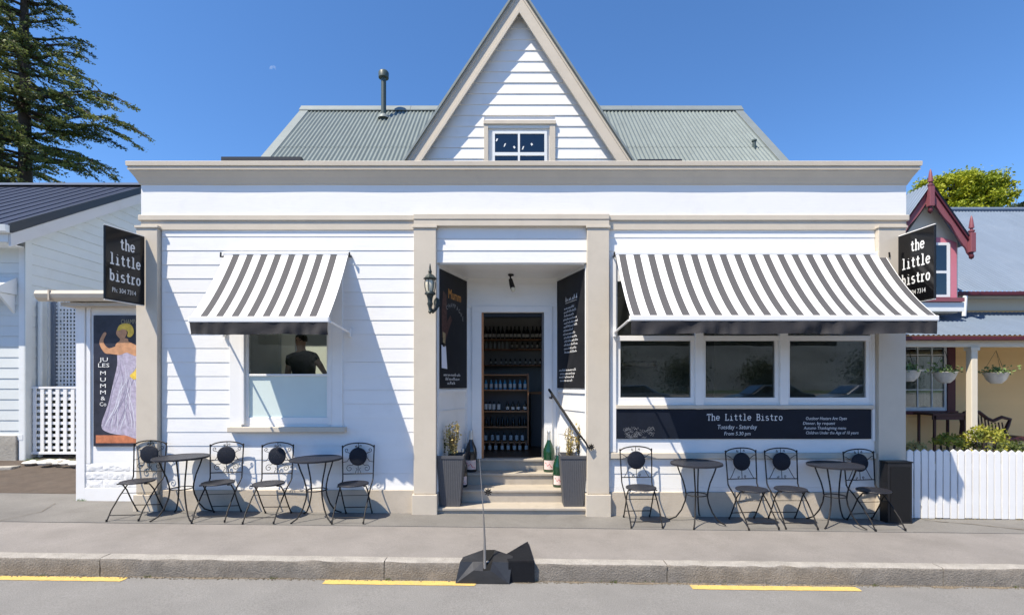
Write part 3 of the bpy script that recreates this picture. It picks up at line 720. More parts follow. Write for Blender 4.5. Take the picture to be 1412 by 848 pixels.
MB().lathe([(.035, -.1), (.035, PZ(196, vy) - vz), (.05, PZ(196, vy) - vz + .01), (.05, PZ(196, vy) - vz + .04)], (vx, vy, vz), 10).build('vent_pipe', M['flue'], B, smooth=True)
# roof sheet under attic so no sky shows inside, with openings added for daylight
for (a, b, c, d_) in ((XL + .13, XR - .13, .16, .78), (XL + .13, XR - .13, 1.73, 6.48), (-1.9, XR - .13, 1.47, 1.729), (XL + .13, -4.7, .781, 1.729), (-1.9, -1.2, .781, 1.469), (-1.2, 1.6, .781, 1.08), (-1.2, 1.6, 1.24, 1.469), (1.3, 1.6, 1.081, 1.239), (1.6, 5.0, 1.16, 1.469), (5.0, XR - .13, .781, 1.469)):
    bx('flat_roof', M['roomwhite'], B, a, b, c, d_, 3.52, 3.56)
for (a, b, yq) in ((-4.7, -1.9, 1.729), (1.6, 5.0, 1.469)): bx('added_skylight', M['glassclear'], B, a, b, .781, yq, 3.57, 3.575)  # unseen roof lights added to brighten the kitchen and dining room
# ---- interior shell
I = B
bx('floor', M['floorwood'], I, XL + .13, XR - .13, 1.06, 6.48, .55, .615); bx('floor', M['floorwood'], I, 1.33, XR - .13, .152, 1.055, .55, .615); bx('floor', M['roomgrey'], I, XL + .13, -1.33, .152, 1.055, .55, .615)
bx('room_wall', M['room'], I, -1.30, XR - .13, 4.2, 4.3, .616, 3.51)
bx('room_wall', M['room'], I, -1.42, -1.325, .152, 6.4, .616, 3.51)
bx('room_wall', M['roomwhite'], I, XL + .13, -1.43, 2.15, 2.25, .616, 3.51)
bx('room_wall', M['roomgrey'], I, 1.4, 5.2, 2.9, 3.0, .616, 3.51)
# ---- left wing with canopy
WY = .47
wing = thing('side_wing', None, None, (-5.9, WY, 0)); wing.parent = B
wx0 = PX(108, WY)
MB().box(wx0, XL, WY, WY + .15, .02, 3.0).box(wx0, wx0 + .12, WY + .15, 6, .02, 3.0).build('wing_wall', M['white'], wing)
bx('corner_board', M['white_trim'], wing, wx0 - .01, PX(119, WY), WY - .03, WY - .0, .05, 2.98, bevel=.004)
bx('trim', M['white_trim'], wing, PX(121, WY), PX(126, WY), WY - .022, WY, .62, 2.98)
# rough painted masonry base, block by block
rr = random.Random(3)
bx('masonry_skirt', M['white_trim'], wing, PX(118.5, WY), XL, WY - .03, WY - .001, .04, .262, bevel=.006)
for r_ in range(3):
    z0 = .266 + r_ * .118; x = PX(118.5, WY)
    while x < XL:
        L_ = rr.uniform(.22, .40); x1 = min(XL, x + L_)
        if x1 - x > .05:
            nx, nz = 9, 5; q = random.Random(int(x * 999) + r_); V = []
            for j in range(nz + 1):
                for i in range(nx + 1):
                    e = .006 if i in (0, nx) or j in (0, nz) else .010 + q.uniform(-.007, .008)
                    V.append((x + (x1 - x - .002) * i / nx, WY - .010 - e, z0 + .116 * j / nz + (q.uniform(-.004, .004) if 0 < i < nx else 0)))
            MB().add(V, [(j * (nx + 1) + i, j * (nx + 1) + i + 1, (j + 1) * (nx + 1) + i + 1, (j + 1) * (nx + 1) + i) for j in range(nz) for i in range(nx)]).build('block', M['rough_white'], wing, smooth='all')
        x = x1
CY_ = .17; cx0, cx1 = PX(46, CY_), -4.90
cz0, cz1 = PZ(416, CY_), PZ(400, CY_)
prof = [(0, 0), (.02, -.055), (.07, -.095), (.14, -.09), (.15, .0), (.13, .05), (.02, .05)]
mb = MB().prism([(CY_ + a, cz1 - .05 + b) for a, b in prof], 'x', cx0, cx1); mb.build('gutter', M['beige'], wing, bevel=.004)
bx('gutter_joint', M['plinth'], wing, PX(66, CY_), PX(68, CY_), CY_ - .006, CY_ + .13, cz0 + .02, cz1 + .006)
bx('canopy_soffit', M['plinth'], wing, PX(73, CY_), XL, CY_ + .12, WY + .5, cz0 - .04, cz0 + .01)
bx('canopy_soffit', M['plinth'], wing, cx0 + .25, wx0 + .1, CY_ + .30, 3.0, cz0 + .03, cz0 + .07)
MB().prism([(CY_ + .1, cz0 + .07), (CY_ + .1, cz1 - .02), (2.2, cz1 + .25), (2.2, cz0 + .2)], 'x', cx0 + .1, XL).build('canopy_roof', M['flash'], wing)
MB().tube([(PX(178, -.1) + .02, .12, 2.84), (PX(178, -.1) + .02, .12, 2.74), (PX(178, -.1) + .07, .14, 2.70)], .035, 10).build('downpipe', M['white_trim'], wing, smooth=True)
# poster
PY = WY - .014
po = thing('champagne_poster', 'tall framed poster of a blonde woman in a lavender gown on the left side wall', 'poster', (PX(158, WY), PY, PZ(615, WY)))
px0, px1 = PX(130, PY), PX(200, PY); pz0, pz1 = PZ(615, PY), PZ(435, PY)
bx('poster_board', mat('poster_dark', (.028, .03, .045), .3, noise=.4, nscale=6, dirt=.3, dirtcol=(.08, .08, .11)), po, px0, px1, PY - .015, PY + .012, pz0, pz1)
fp = lambda u, v, d: (px0 + u * (px1 - px0), PY - .015 - d, pz0 + v * (pz1 - pz0))
def smooth_poly(P, k=5):
    n = len(P); out = []
    for i in range(n):
        p0, p1, p2, p3 = P[i - 1], P[i], P[(i + 1) % n], P[(i + 2) % n]
        for j in range(k):
            t = j / k; out.append(tuple(.5 * ((2 * p1[c]) + (-p0[c] + p2[c]) * t + (2 * p0[c] - 5 * p1[c] + 4 * p2[c] - p3[c]) * t * t + (-p0[c] + 3 * p1[c] - 3 * p2[c] + p3[c]) * t ** 3) for c in (0, 1)))
    return [(clampf(a, .02, .985), clampf(b, .01, .99)) for a, b in out]
def flat(name, pts, mt, d):
    if name not in ('print_ground',): pts = smooth_poly(pts)
    return MB(fp).add([(a, b, d) for a, b in pts], [tuple(range(len(pts)))]).build(name, mt, po, fix=False)
flat('print_ground', [(.05, .025), (.97, .025), (.97, .085), (.05, .085)], mat('poster_orange', (.48, .17, .08), .5, noise=.35, nscale=12), .0022)
gown = mat('poster_gown', (.40, .36, .46), .5, noise=.35, nscale=16, dirt=.7, dirtcol=(.55, .57, .64), dscale=22)
flat('print_gown', [(.16, .16), (.30, .105), (.62, .085), (.95, .09), (.97, .5), (.93, .66), (.80, .72), (.62, .735), (.48, .72), (.47, .62), (.40, .5), (.30, .33)], gown, .003)
psk = mat('poster_skin', (.52, .27, .14), .5, noise=.25, nscale=14); pye = mat('poster_yellow', (.72, .50, .07), .5, noise=.25, nscale=14)
flat('print_figure', [(.47, .72), (.44, .76), (.30, .75), (.20, .80), (.26, .86), (.20, .865), (.12, .79), (.22, .715), (.36, .705), (.48, .70)], psk, .0034)
flat('print_figure', [(.45, .705), (.44, .775), (.52, .805), (.54, .83), (.68, .82), (.70, .80), (.88, .76), (.92, .70), (.82, .69), (.66, .715), (.55, .70)], psk, .0038)
flat('print_figure', [(.48, .84), (.45, .865), (.49, .90), (.60, .92), (.66, .87), (.62, .83), (.54, .82)], psk, .0042)
flat('print_hair', [(.47, .885), (.52, .925), (.66, .94), (.76, .92), (.80, .87), (.74, .835), (.67, .84), (.68, .875), (.60, .895), (.52, .885)], pye, .0048)
flat('print_shawl', [(.93, .72), (.98, .70), (.98, .55), (.86, .52), (.80, .51), (.72, .54), (.82, .58), (.88, .64)], pye, .0052)
wsp = mat('poster_highlight', (.62, .63, .70), .6); rq = random.Random(21)
for k in range(16):
    u0_ = .50 + rq.uniform(-.02, .40); u1_ = .20 + .74 * (k / 15); mbs = MB(swap(fp)); v0_ = rq.uniform(.50, .70); v1_ = .105 + rq.random() * .06
    mbs.tube([(u0_ + (u1_ - u0_) * t / 8 + .02 * math.sin(t * 1.3 + k), .0040, v0_ + (v1_ - v0_) * t / 8) for t in range(9)], [.001, .003, .005, .004, .006, .005, .007, .006, .003], 4, flat=.02)
    mbs.build('print_fold', wsp if k % 2 else mat('poster_shadow_%d' % k, (.25, .23, .32), .6), po)
LW_ = M['letter']
for w_, u_, v_, wd in (('JU', .12, .648, .17), ('LES', .10, .604, .22), ('M', .14, .545, .11), ('U', .14, .495, .11), ('M', .14, .447, .11), ('M', .14, .398, .11), ('&', .15, .352, .09), ('Co', .13, .308, .13)):
    text_obj('lettering', w_, .043, fp, u_, v_, LW_, po, width=wd, d=.006)
text_obj('lettering', 'CHAMPAGNE', .05, fp, .55, .935, mat('poster_grey', (.3, .28, .2), .6), po, width=.5, d=.006)

# ================================================================ awnings
def awning(xa, xb, proj, zt, zf, zbar, zval, pitch, wdt, off, sag, label, seed):
    rr = random.Random(seed)
    a_ = thing('awning', label, 'awning', ((xa + xb) / 2, 0, zbar), 'striped awnings over the windows')
    xs = [(xa, 0)]; x = xa + off
    while x + wdt < xb + .01:
        xs.append((x, 1)); xs.append((min(x + wdt, xb - .003), 0)); x += pitch
    xs.append((xb, 0))
    nv = 12; mb = MB()
    def pt(X, t):
        dx = .004 * math.sin(t * PI) * math.sin(X * 7)
        return (X, -.045 - (proj - .045) * t, zt + (zf - zt) * t - sag * 4 * t * (1 - t) * (1 + .12 * math.sin(X * 3)) + dx)
    for (x0, m_), (x1, _) in zip(xs, xs[1:]):
        if x1 - x0 < 1e-4: continue
        mb.mi = m_
        V = [pt(q, j / nv) for j in range(nv + 1) for q in (x0, x1)]
        mb.add(V, [(j * 2, j * 2 + 1, j * 2 + 3, j * 2 + 2) for j in range(nv)])
    o = mb.build('striped_canvas', [M['awn_w'], M['awn_g']], a_, fix=False, thick=.0)
    bx('top_rail', M['awn_bar'], a_, xa - .02, xb + .02, -.062, -.021, zt - .015, zt + .03, bevel=.008)
    bx('front_bar', M['awn_bar'], a_, xa - .015, xb + .015, -proj - .02, -proj + .03, zbar, zf + .008, bevel=.012)
    ph = [(rr.uniform(2, 16), rr.uniform(0, 6)) for _ in range(8)]
    def vf(u, v):
        X = xa + .003 + (xb - xa - .006) * u; q = sum(math.sin(f * X + p + v * 2.5) for f, p in ph) / 8
        return (X, -proj - .012 + (.05 * q + .012 * math.sin(X * 31 + 3 * math.sin(X * 5))) * (.2 + v), zbar - (zbar - zval + .006 * math.sin(X * 5)) * v)
    mb = MB().grid(vf, int((xb - xa) / .03), 5)
    mb.build('valance', M['valance'], a_, smooth='all', fix=False)
    for sx, X in ((-1, xa), (1, xb)):
        Xw = X + sx * .02
        MB().tube([(Xw, -proj + .01, zbar + .01), (Xw, -.05, 2.49)], .014, 8).build('arm', M['awn_bar'], a_, smooth=True)
        bx('arm_bracket', M['awn_bar'], a_, Xw - .02, Xw + .02, -.07, -.024, 2.43, 2.55, bevel=.004)
        MB().tube([(Xw + sx * .015, -.025, zt - .03), (Xw + sx * .015, -.09, zt - .05), (Xw + sx * .01, -.09, zt + .01)], .012, 6).build('top_bracket', M['ironwork'], a_)
    return a_
awning(PX(310, -.05), PX(480, -.05), .78, 3.565, 2.60, 2.535, 2.39, .1905, .091, .115, .055, 'smaller grey and white striped awning over the left sash window', 1)
awning(PX(849.5, -.05), PX(1220, -.05), .88, 3.565, 2.60, 2.54, 2.385, .1965, .094, .038, .075, 'long grey and white striped awning over the three-pane window on the right', 2)

# ================================================================ projecting signs
def hang_sign(P0, U, Nn, label, W_=.52):
    fn = frame_fn(P0, U, Nn); sfn = swap(fn)
    o = thing('hanging_sign', label, 'sign', P0, 'black signs projecting from the end columns')
    z0, z1 = 2.87, 3.765
    MB(sfn).box(.0, W_, -.012, .012, z0, z1).build('sign_board', M['sign'], o, bevel=.003)
    fm = MB(sfn)
    for a, b in (((.008, 0, z0), (.008, 0, z1)), ((W_ - .008, 0, z0), (W_ - .008, 0, z1)), ((0, 0, z1 + .006), (W_, 0, z1 + .006)), ((0, 0, z0 - .006), (W_, 0, z0 - .006))):
        fm.tube([a, b], .014, 6)
    fm.build('sign_frame', M['black'], o)
    for zz in (z0 - .02, z1 + .02):
        MB(sfn).tube([(-.0, 0, zz), (W_ + .0, 0, zz)], .009, 6).build('bracket_rod', M['awn_bar'], o)
    mb = MB(sfn); em = .185; xs = .92
    for i, w_ in enumerate(('the', 'little', 'bistro')):
        wd = len(w_) * .62 * em * xs * .84; XS_ = .60; u = W_ / 2 - (len(w_) * .62 * em * XS_) / 2 + (.025 if i == 0 else 0)
        slab_text(mb, w_, u, z1 - .235 - i * .212, em, wr=.055, xs=XS_, d=.0135)
    mb.build('lettering', M['letter'], o, smooth=True)
    text_obj('lettering', 'Ph: 304 7314', .085, fn, .09, z0 + .09, M['letter'], o, width=.31, d=.0135)
    for uu in (.05, W_ - .06):
        for zz in (z0 + .03, z1 - .03): MB(sfn).lathe([(.010, 0), (.010, .02)], (uu, 0, zz), 8).build('bolt', M['awn_bar'], o)
    return o
sxl = -5.14
hang_sign((-5.12, -.61, 0), (.12, .5, 0), (.5, -.12, 0), 'glossy black hanging sign reading the little bistro on the leftmost column')
hang_sign((5.25, -.11, 0), (.05, -.52, 0), (-.52, -.05, 0), 'glossy black hanging sign reading the little bistro on the rightmost column')

# ================================================================ chalkboards
cb = thing('chalkboard', 'long navy chalkboard with the bistro name under the triple window', 'chalkboard', (PX(1024, 0), -.03, 1.05))
cbz0, cbz1 = 1.035, 1.438
bx('board', M['board2'], cb, PX(849, 0), PX(1199, 0), -.036, -.0145, cbz0, cbz1, bevel=.003)
cf = lambda u, v, d: (u, -.036 - d, v)
mb = MB(swap(cf)); slab_text(mb, 'The Little Bistro', PX(973, 0), PZ(579, 0), .118, wr=.05, xs=.84, d=.002)
mb.build('lettering', M['chalk'], cb)
def hand(parent, fn, body, px, py, wpx, size, sh=.15): text_obj('lettering', body, size, fn, PX(px, 0), PZ(py, 0), M['chalk'], parent, width=wpx / 100, d=.003, shear=sh)
hand(cb, cf, 'Tuesday - Saturday', 988, 591, 54, .085); hand(cb, cf, 'From 5.30 pm', 997, 599.5, 36, .07)
hand(cb, cf, 'Outdoor Heaters Are Open', 1109, 578.5, 56, .062); hand(cb, cf, 'Dinner, by request', 1105, 585, 44, .058)
hand(cb, cf, 'Autumn Thanksgiving menu', 1106, 591.5, 58, .058); hand(cb, cf, 'Children Under the Age of 10 years', 1109, 598, 72, .058)
mb = MB(swap(cf)); rr = random.Random(8)
for i in range(60): # smudged chalk drawing at the left end
    u = PX(rr.uniform(858, 897), 0); v = PZ(rr.uniform(589, 603), 0)
    mb.tube([(u + k * .012, .001, v + .014 * math.sin(k * 1.9 + i)) for k in range(5)], .0014, 4, flat=.2)
tag(mb.build('chalk_drawing', mat('faint_chalk', (.22, .23, .25), .9), cb), kind='stuff')
# entrance boards
u0, u1 = .04, .945
bl = thing('chalkboard', 'tall black board with orange lettering and pinned paper left of the door', 'chalkboard', (-.9, .4, 1.72), 'tall boards on the splayed entrance sides')
MB(swap(fL)).box(u0, u1, .002, .024, 1.725, 3.385).build('board', M['board'], bl, bevel=.003)
text_obj('lettering', 'Mumm', .2, fL, .30, 3.02, M['orange'], bl, width=.42, d=.026)
mb = MB(); 
for i, ch in enumerate('CHAMPAGNE'):
    t = (i - 4) / 4; vs, fs = text_geo(ch, .11)
    mb.add([fL(.50 + t * .27 + p[0] * .7, 2.90 - .10 * t * t + p[1] * .8 - .05 * t, .026) for p in vs], fs)
mb.build('lettering', mat('faded_white', (.3, .3, .3), .8), bl, fix=False)
smk = mat('dark_print', (.075, .035, .028), .6, noise=.6, nscale=18)
MB(fL).add([(.10, 2.45, .0255), (.2, 2.38, .0255), (.30, 2.55, .0255), (.42, 2.72, .0255), (.36, 2.78, .0255), (.26, 2.68, .0255), (.24, 3.05, .0255), (.14, 3.1, .0255), (.09, 2.8, .0255)], [tuple(range(9))]).build('printed_picture', smk, bl, fix=False)
MB(fL).add([(.13, 2.30, .027), (.19, 2.30, .027), (.21, 2.5, .027), (.12, 2.52, .027)], [(0, 1, 2, 3)]).build('printed_picture', mat('gold_print', (.35, .26, .14), .6, noise=.5, nscale=25), bl, fix=False)
mb = MB(swap(fL)); rr = random.Random(11)
for i, (v, w_) in enumerate(((1.90, .56), (1.84, .45), (1.78, .25))): scribble(mb, rr, .15 + .06 * i, v, w_, .045, .0055, d=.027)
tag(mb.build('handwriting', M['chalk'], bl), kind='stuff')
pp = MB(fL).add([(.075, 2.01, .034), (.235, 2.0, .040), (.20, 2.32, .036), (.075, 2.33, .03)], [(0, 1, 2, 3)]).build('menu_sheet', M['paper'], None, fix=False)
tag(pp, 'white menu sheet pinned low on the board left of the door', 'paper')
MB(swap(fL)).box(.11, .16, .028, .042, 2.31, 2.36).build('paper_clip', M['black'], bl)
br_ = thing('chalkboard', 'tall black board with a white handwritten drinks list right of the door', 'chalkboard', (.9, .4, 1.72), 'tall boards on the splayed entrance sides')
MB(swap(fR)).box(.03, .935, .002, .024, 1.725, 3.385).build('board', M['board'], br_, bevel=.003)
mb = MB(swap(fR)); rr = random.Random(12)
scribble(mb, rr, .34, 3.01, .38, .07, .008, d=.027)
for i in range(13): scribble(mb, rr, .26 + rr.uniform(0, .05), 2.90 - i * .0545, rr.choice([.32, .4, .44, .48]) , .034, .0055, d=.027)
for i in range(4): scribble(mb, rr, .12 + .03 * (i % 2), 1.98 - i * .052, [.56, .5, .5, .42][i], .036, .0055, d=.027)
tag(mb.build('handwriting', M['chalk'], br_), kind='stuff')
mb = MB(swap(fR)); mb.tube([(.34, .027, 2.99), (.72, .027, 2.99)], .004, 4); mb.build('underline', M['chalk'], br_)

# ================================================================ lantern, spotlight, handrail
ly = -.25; lx = PX(593, ly)
ln = thing('wall_lantern', 'ornate black carriage lantern on the column left of the entrance', 'lantern', (lx, ly, 2.9))
Z = lambda py: PZ(py, ly)
MB().lathe([(.004, Z(363.5)), (.010, Z(367)), (.014, Z(371)), (.026, Z(375)), (.018, Z(377)), (.028, Z(378)), (.055, Z(380)), (.072, Z(382.5)), (.09, Z(384)), (.088, Z(385)), (.06, Z(385.2))], (lx, ly, 0), 8).build('lantern_roof', M['verdigris'], ln)
MB().lathe([(.052, Z(386)), (.062, Z(391)), (.060, Z(396)), (.045, Z(402.5))], (lx, ly, 0), 12).build('lamp_glass', M['lampglass'], ln, smooth=True)
for k in range(6):
    a = k * PI / 3 + .3; MB().tube([(lx + r * math.cos(a), ly + r * math.sin(a), Z(y)) for r, y in ((.060, 385), (.071, 391), (.069, 396), (.054, 403))], .006, 5).build('cage_bar', M['verdigris'], ln)
MB().lathe([(.06, Z(402.5)), (.072, Z(404.5)), (.072, Z(406)), (.05, Z(407)), (.036, Z(411)), (.03, Z(416)), (.04, Z(419)), (.025, Z(423)), (.018, Z(428)), (.028, Z(430)), (.004, Z(433))], (lx, ly, 0), 12).build('lantern_base', M['verdigris'], ln, smooth=True)
MB().tube([(lx, ly, Z(425)), (lx + .03, ly + .05, Z(429)), (lx + .06, ly + .10, Z(424)), (lx + .065, -.09, Z(415))], [.02, .026, .026, .03], 8).build('bracket_arm', M['verdigris'], ln, smooth=True)
MB().lathe([(.0, 0), (.05, 0), (.045, .012), (0, .016)], (0, 0, 0), 14).build
MB(lambda x, y, z: (lx + .065 + x, -.086 - z, Z(415) + y * 1.6)).lathe([(.045, 0), (.042, .012), (.02, .016)], (0, 0, 0), 14).build('back_plate', M['verdigris'], ln)
sy_ = .62
sp = thing('ceiling_spotlight', 'black spotlight angled down from the entrance ceiling', 'light', (PX(705, sy_), sy_, 3.43))
MB().lathe([(.045, -.0), (.045, -.018), (.012, -.03)], (PX(704.5, sy_), sy_, 3.433), 16).build('ceiling_plate', M['black'], sp, smooth=True)
MB().tube([(PX(703.5, sy_), sy_, 3.41), (PX(704.5, sy_), sy_ - .01, 3.33)], .012, 8).build('stem', M['black'], sp)
MB().tube([(PX(704, sy_), sy_, 3.36), (PX(705.5, sy_), sy_ - .03, 3.28), (PX(707, sy_), sy_ - .05, 3.22)], [.028, .036, .038], 12).build('lamp_housing', M['black'], sp, smooth=True)
MB().lathe([(.002, -.045), (.026, -.035), (.034, -.01), (.030, .02)], (PX(707.5, sy_), sy_ - .055, 3.205), 14).build('bulb', M['lampglass'], sp, smooth=True)
hr = thing('handrail', 'black metal handrail sloping down from the door frame to the right column', 'handrail', (.8, .6, 1.3))
MB().tube([(PX(757, .80), .80, PZ(537, .80)), (PX(800, -.12), -.12, PZ(602, -.12))], .019, 10).build('rail', M['black'], hr, smooth=True)
MB().tube([(PX(800, -.10), -.10, PZ(600, -.10)), (1.0, -.13, .99), (1.03, -.14, .93), (1.09, -.12, .92)], .013, 8).build('rail_return', M['ironwork'], hr, smooth=True)
MB().tube([(PX(761, .76), .76, PZ(544, .76)), (PX(761, .8) - .0, .84, PZ(549, .8)), (PX(758, RD), RD - .03, PZ(548, RD))], .014, 8).build('rail_bracket', M['black'], hr)
def rosette(name, parent, cx, cy, cz, r=.045, n=8):
    mb = MB()
    for k in range(n):
        a = 2 * PI * k / n; ux, uz = math.cos(a), math.sin(a)
        mb.tube([(cx + ux * r * .2, cy, cz + uz * r * .2), (cx + ux * r * .6, cy - .006, cz + uz * r * .6), (cx + ux * r, cy, cz + uz * r)], [r * .1, r * .24, r * .08], 6, flat=.5)
    mb.lathe([(.0, 0), (r * .28, 0), (r * .2, r * .2)], (cx, cy - .006, cz), 10)
    return mb.build(name, M['ironwork'], parent, smooth=True)
rosette('rosette', hr, PX(815, -.1), -.11, PZ(616, -.1))

# ================================================================ bottles and planters
def big_bottle(x, y, z, h, green, label, rot=-1.2):
    o = thing('champagne_bottle', label, 'bottle', (0, 0, 0), 'giant display bottles on the entrance steps')
    k = h / .64; G = M['ggreen' if green else 'gdark']
    MB().lathe([(.02, .012), (.088, 0), (.096, .02), (.097, .30), (.090, .35), (.070, .40), (.048, .445), (.034, .48), (.030, .50)], (0, 0, 0), 24).build('glass_body', G, o, smooth=True)
    MB().lathe([(.0315, .48), (.030, .52), (.0265, .60), (.031, .602), (.032, .625), (.024, .64), (.0, .642)], (0, 0, 0), 18).build('foil_neck', M['foil'], o, smooth=True)
    lb = MB().lathe([(.0985, .045), (.0985, .185)], (0, 0, 0), 14, -PI / 2 - 1.05, -PI / 2 + 1.05).build('bottle_label', M['label'], o, smooth=True, fix=False)
    mb = MB(lambda u, d, v: (math.cos(-PI / 2 + u / .099) * (.0990 + d), math.sin(-PI / 2 + u / .099) * (.0990 + d), v))
    mb.tube([(-.07, .0005, .15), (-.03, .0005, .10), (0, .0005, .13), (.03, .0005, .085), (.07, .0005, .07)], .006, 5, flat=.2)
    mb.build('label_sash', M['redink'], lb)
    o.location = (x, y, z); o.scale = (k * .93, k * .93, k); return o
yb = .80; big_bottle(PX(649.5, yb), yb, .44, .64, False, 'largest dark display bottle on the upper step left of the door')
yb = .50; big_bottle(PX(637.5, yb), yb, .27, .56, False, 'dark display bottle half behind the left planter')
yb = .80; big_bottle(PX(757, yb), yb, .44, .63, True, 'green display bottle on the upper step right of the door')
yb = .50; big_bottle(PX(770, yb), yb, .27, .60, True, 'dark green display bottle half behind the right planter')
def planter(x, y, label, rot):
    o = thing('planter', label, 'planter', (0, 0, 0), 'tall tapered planters on the bottom step')
    H_, a, b = .71, .135, .185
    mb = MB(); n = 26
    # ribbed faces: fine vertical flutes, tapering
    lp = []
    for s in range(4):
        for i in range(n):
            t = -1 + 2 * i / n; q = .0028 * (i % 2)
            p = [(t, -1), (1, t), (-t, 1), (-1, -t)][s]; nn = [(0, -1), (1, 0), (0, 1), (-1, 0)][s]
            lp.append((p, nn, q))
    V = []
    for z, r in ((0, a), (H_ - .04, b - .004)):
        V += [(p[0] * r + nn[0] * q, p[1] * r + nn[1] * q, z) for p, nn, q in lp]
    N_ = len(lp); mb.add(V, [(i, (i + 1) % N_, N_ + (i + 1) % N_, N_ + i) for i in range(N_)]); mb.build('planter_body', M['planter'], o, fix=False)
    r_ = MB()
    for z, q in ((H_ - .04, b + .006), (H_, b + .008), (H_, b - .014), (H_ - .06, b - .02)): pass
    R_ = [(H_ - .042, b - .003), (H_ - .04, b + .005), (H_, b + .006), (H_, b - .014), (H_ - .06, b - .02)]
    V = []
    for z, q in R_: V += [(-q, -q, z), (q, -q, z), (q, q, z), (-q, q, z)]
    r_.add(V, [(i * 4 + k, i * 4 + (k + 1) % 4, (i + 1) * 4 + (k + 1) % 4, (i + 1) * 4 + k) for i in range(len(R_) - 1) for k in range(4)]).build('planter_rim', M['planter'], o)
    bx('soil', M['soil'], o, -b + .016, b - .016, -b + .016, b - .016, H_ - .08, H_ - .045)
    o.location = (x, y, .09); o.rotation_euler = (0, 0, rot); return o
planter(-.855, .16, 'tall tapered grey planter left of the entrance steps', .0)
planter(.855, .16, 'tall tapered grey planter right of the entrance steps', .0)
def bush(name, label, x, y, z, h, spread, nst, mt, seed, leaf, cat='plant', group=None, dens=24):
    rr = random.Random(seed); o = thing(name, label, cat, (x, y, z), group)
    st_ = MB(); lf = MB()
    for i in range(nst):
        a = rr.uniform(0, 6.28); d = spread * math.sqrt(rr.random()); hh = h * rr.uniform(.55, 1)
        tip = (x + d * math.cos(a), y + d * math.sin(a), z + hh); base = (x + d * .35 * math.cos(a), y + d * .35 * math.sin(a), z - .03)
        mid = ((base[0] + tip[0]) / 2 + rr.gauss(0, .01), (base[1] + tip[1]) / 2 + rr.gauss(0, .01), (base[2] + tip[2]) / 2)
        st_.tube([base, mid, tip], [.0035, .003, .0015], 4)
        pts = []
        for k in range(dens):
            t = rr.uniform(.18, 1.02); q = (base[0] + (tip[0] - base[0]) * t + rr.gauss(0, .012), base[1] + (tip[1] - base[1]) * t + rr.gauss(0, .012), base[2] + (tip[2] - base[2]) * t)
            pts.append(q)
        leaves(lf, rr, pts, leaf, 1)
    st_.build('stem', M['bark'], o); lf.build('foliage', mt, o, fix=False); return o
G_ = 'potted shrubs in the entrance planters'
bush('potted_shrub', 'loose yellow-leaved shrub in the left planter', -.84, .13, .76, .50, .12, 22, M['yellowleaf'], 1, .020, group=G_)
bush('potted_shrub', 'dark green shrub half hidden by the column in the left planter', -1.0, .22, .76, .42, .05, 12, M['greenleaf'], 2, .02, group=G_, dens=34)
bush('potted_shrub', 'sparse pale yellow shrub in the right planter', .80, .14, .76, .46, .13, 15, M['yellowleaf'], 3, .018, group=G_, dens=20)
bush('potted_shrub', 'taller yellow sprigs behind the handrail end in the right planter', .965, .24, .76, .46, .045, 8, M['yellowleaf'], 4, .02, group=G_, dens=30)

# ================================================================ tables and chairs
def make_table():
    o = thing('bistro_table', None, 'table', (0, 0, 0)); H_ = .785
    MB().lathe([(.0, H_ - .006), (.312, H_ - .006), (.318, H_), (.325, H_ - .004), (.325, H_ - .024), (.316, H_ - .026), (.30, H_ - .012), (.0, H_ - .012)], (0, 0, 0), 40).build('table_top', M['tabletop'], o, smooth=True)
    for k in range(4):
        a = PI / 4 + k * PI / 2; c, s = math.cos(a), math.sin(a)
        P = [(.25, H_ - .015), (.215, .66), (.165, .53), (.138, .42), (.132, .35), (.145, .27), (.19, .15), (.26, .05), (.335, .012), (.35, .008)]
        MB().tube([(r * c, r * s, z) for r, z in P], .0095, 7).build('leg', M['ironwork'], o, smooth=True)
    ring = lambda r, z: [(r * math.cos(t * PI / 12), r * math.sin(t * PI / 12), z) for t in range(24)]
    MB().tube(ring(.128, .37), .007, 6, closed=True).build('leg_ring', M['ironwork'], o, smooth=True)
    MB().tube(ring(.25, H_ - .018), .007, 6, closed=True).build('top_ring', M['ironwork'], o, smooth=True)
    return o
def spiral(cx, cz, r0, turns, a0, sg, n=16):
    return [(cx + r0 * (1 - t / n * .8) * math.cos(a0 + sg * turns * 2 * PI * t / n), .0, cz + r0 * (1 - t / n * .8) * math.sin(a0 + sg * turns * 2 * PI * t / n)) for t in range(n + 1)]
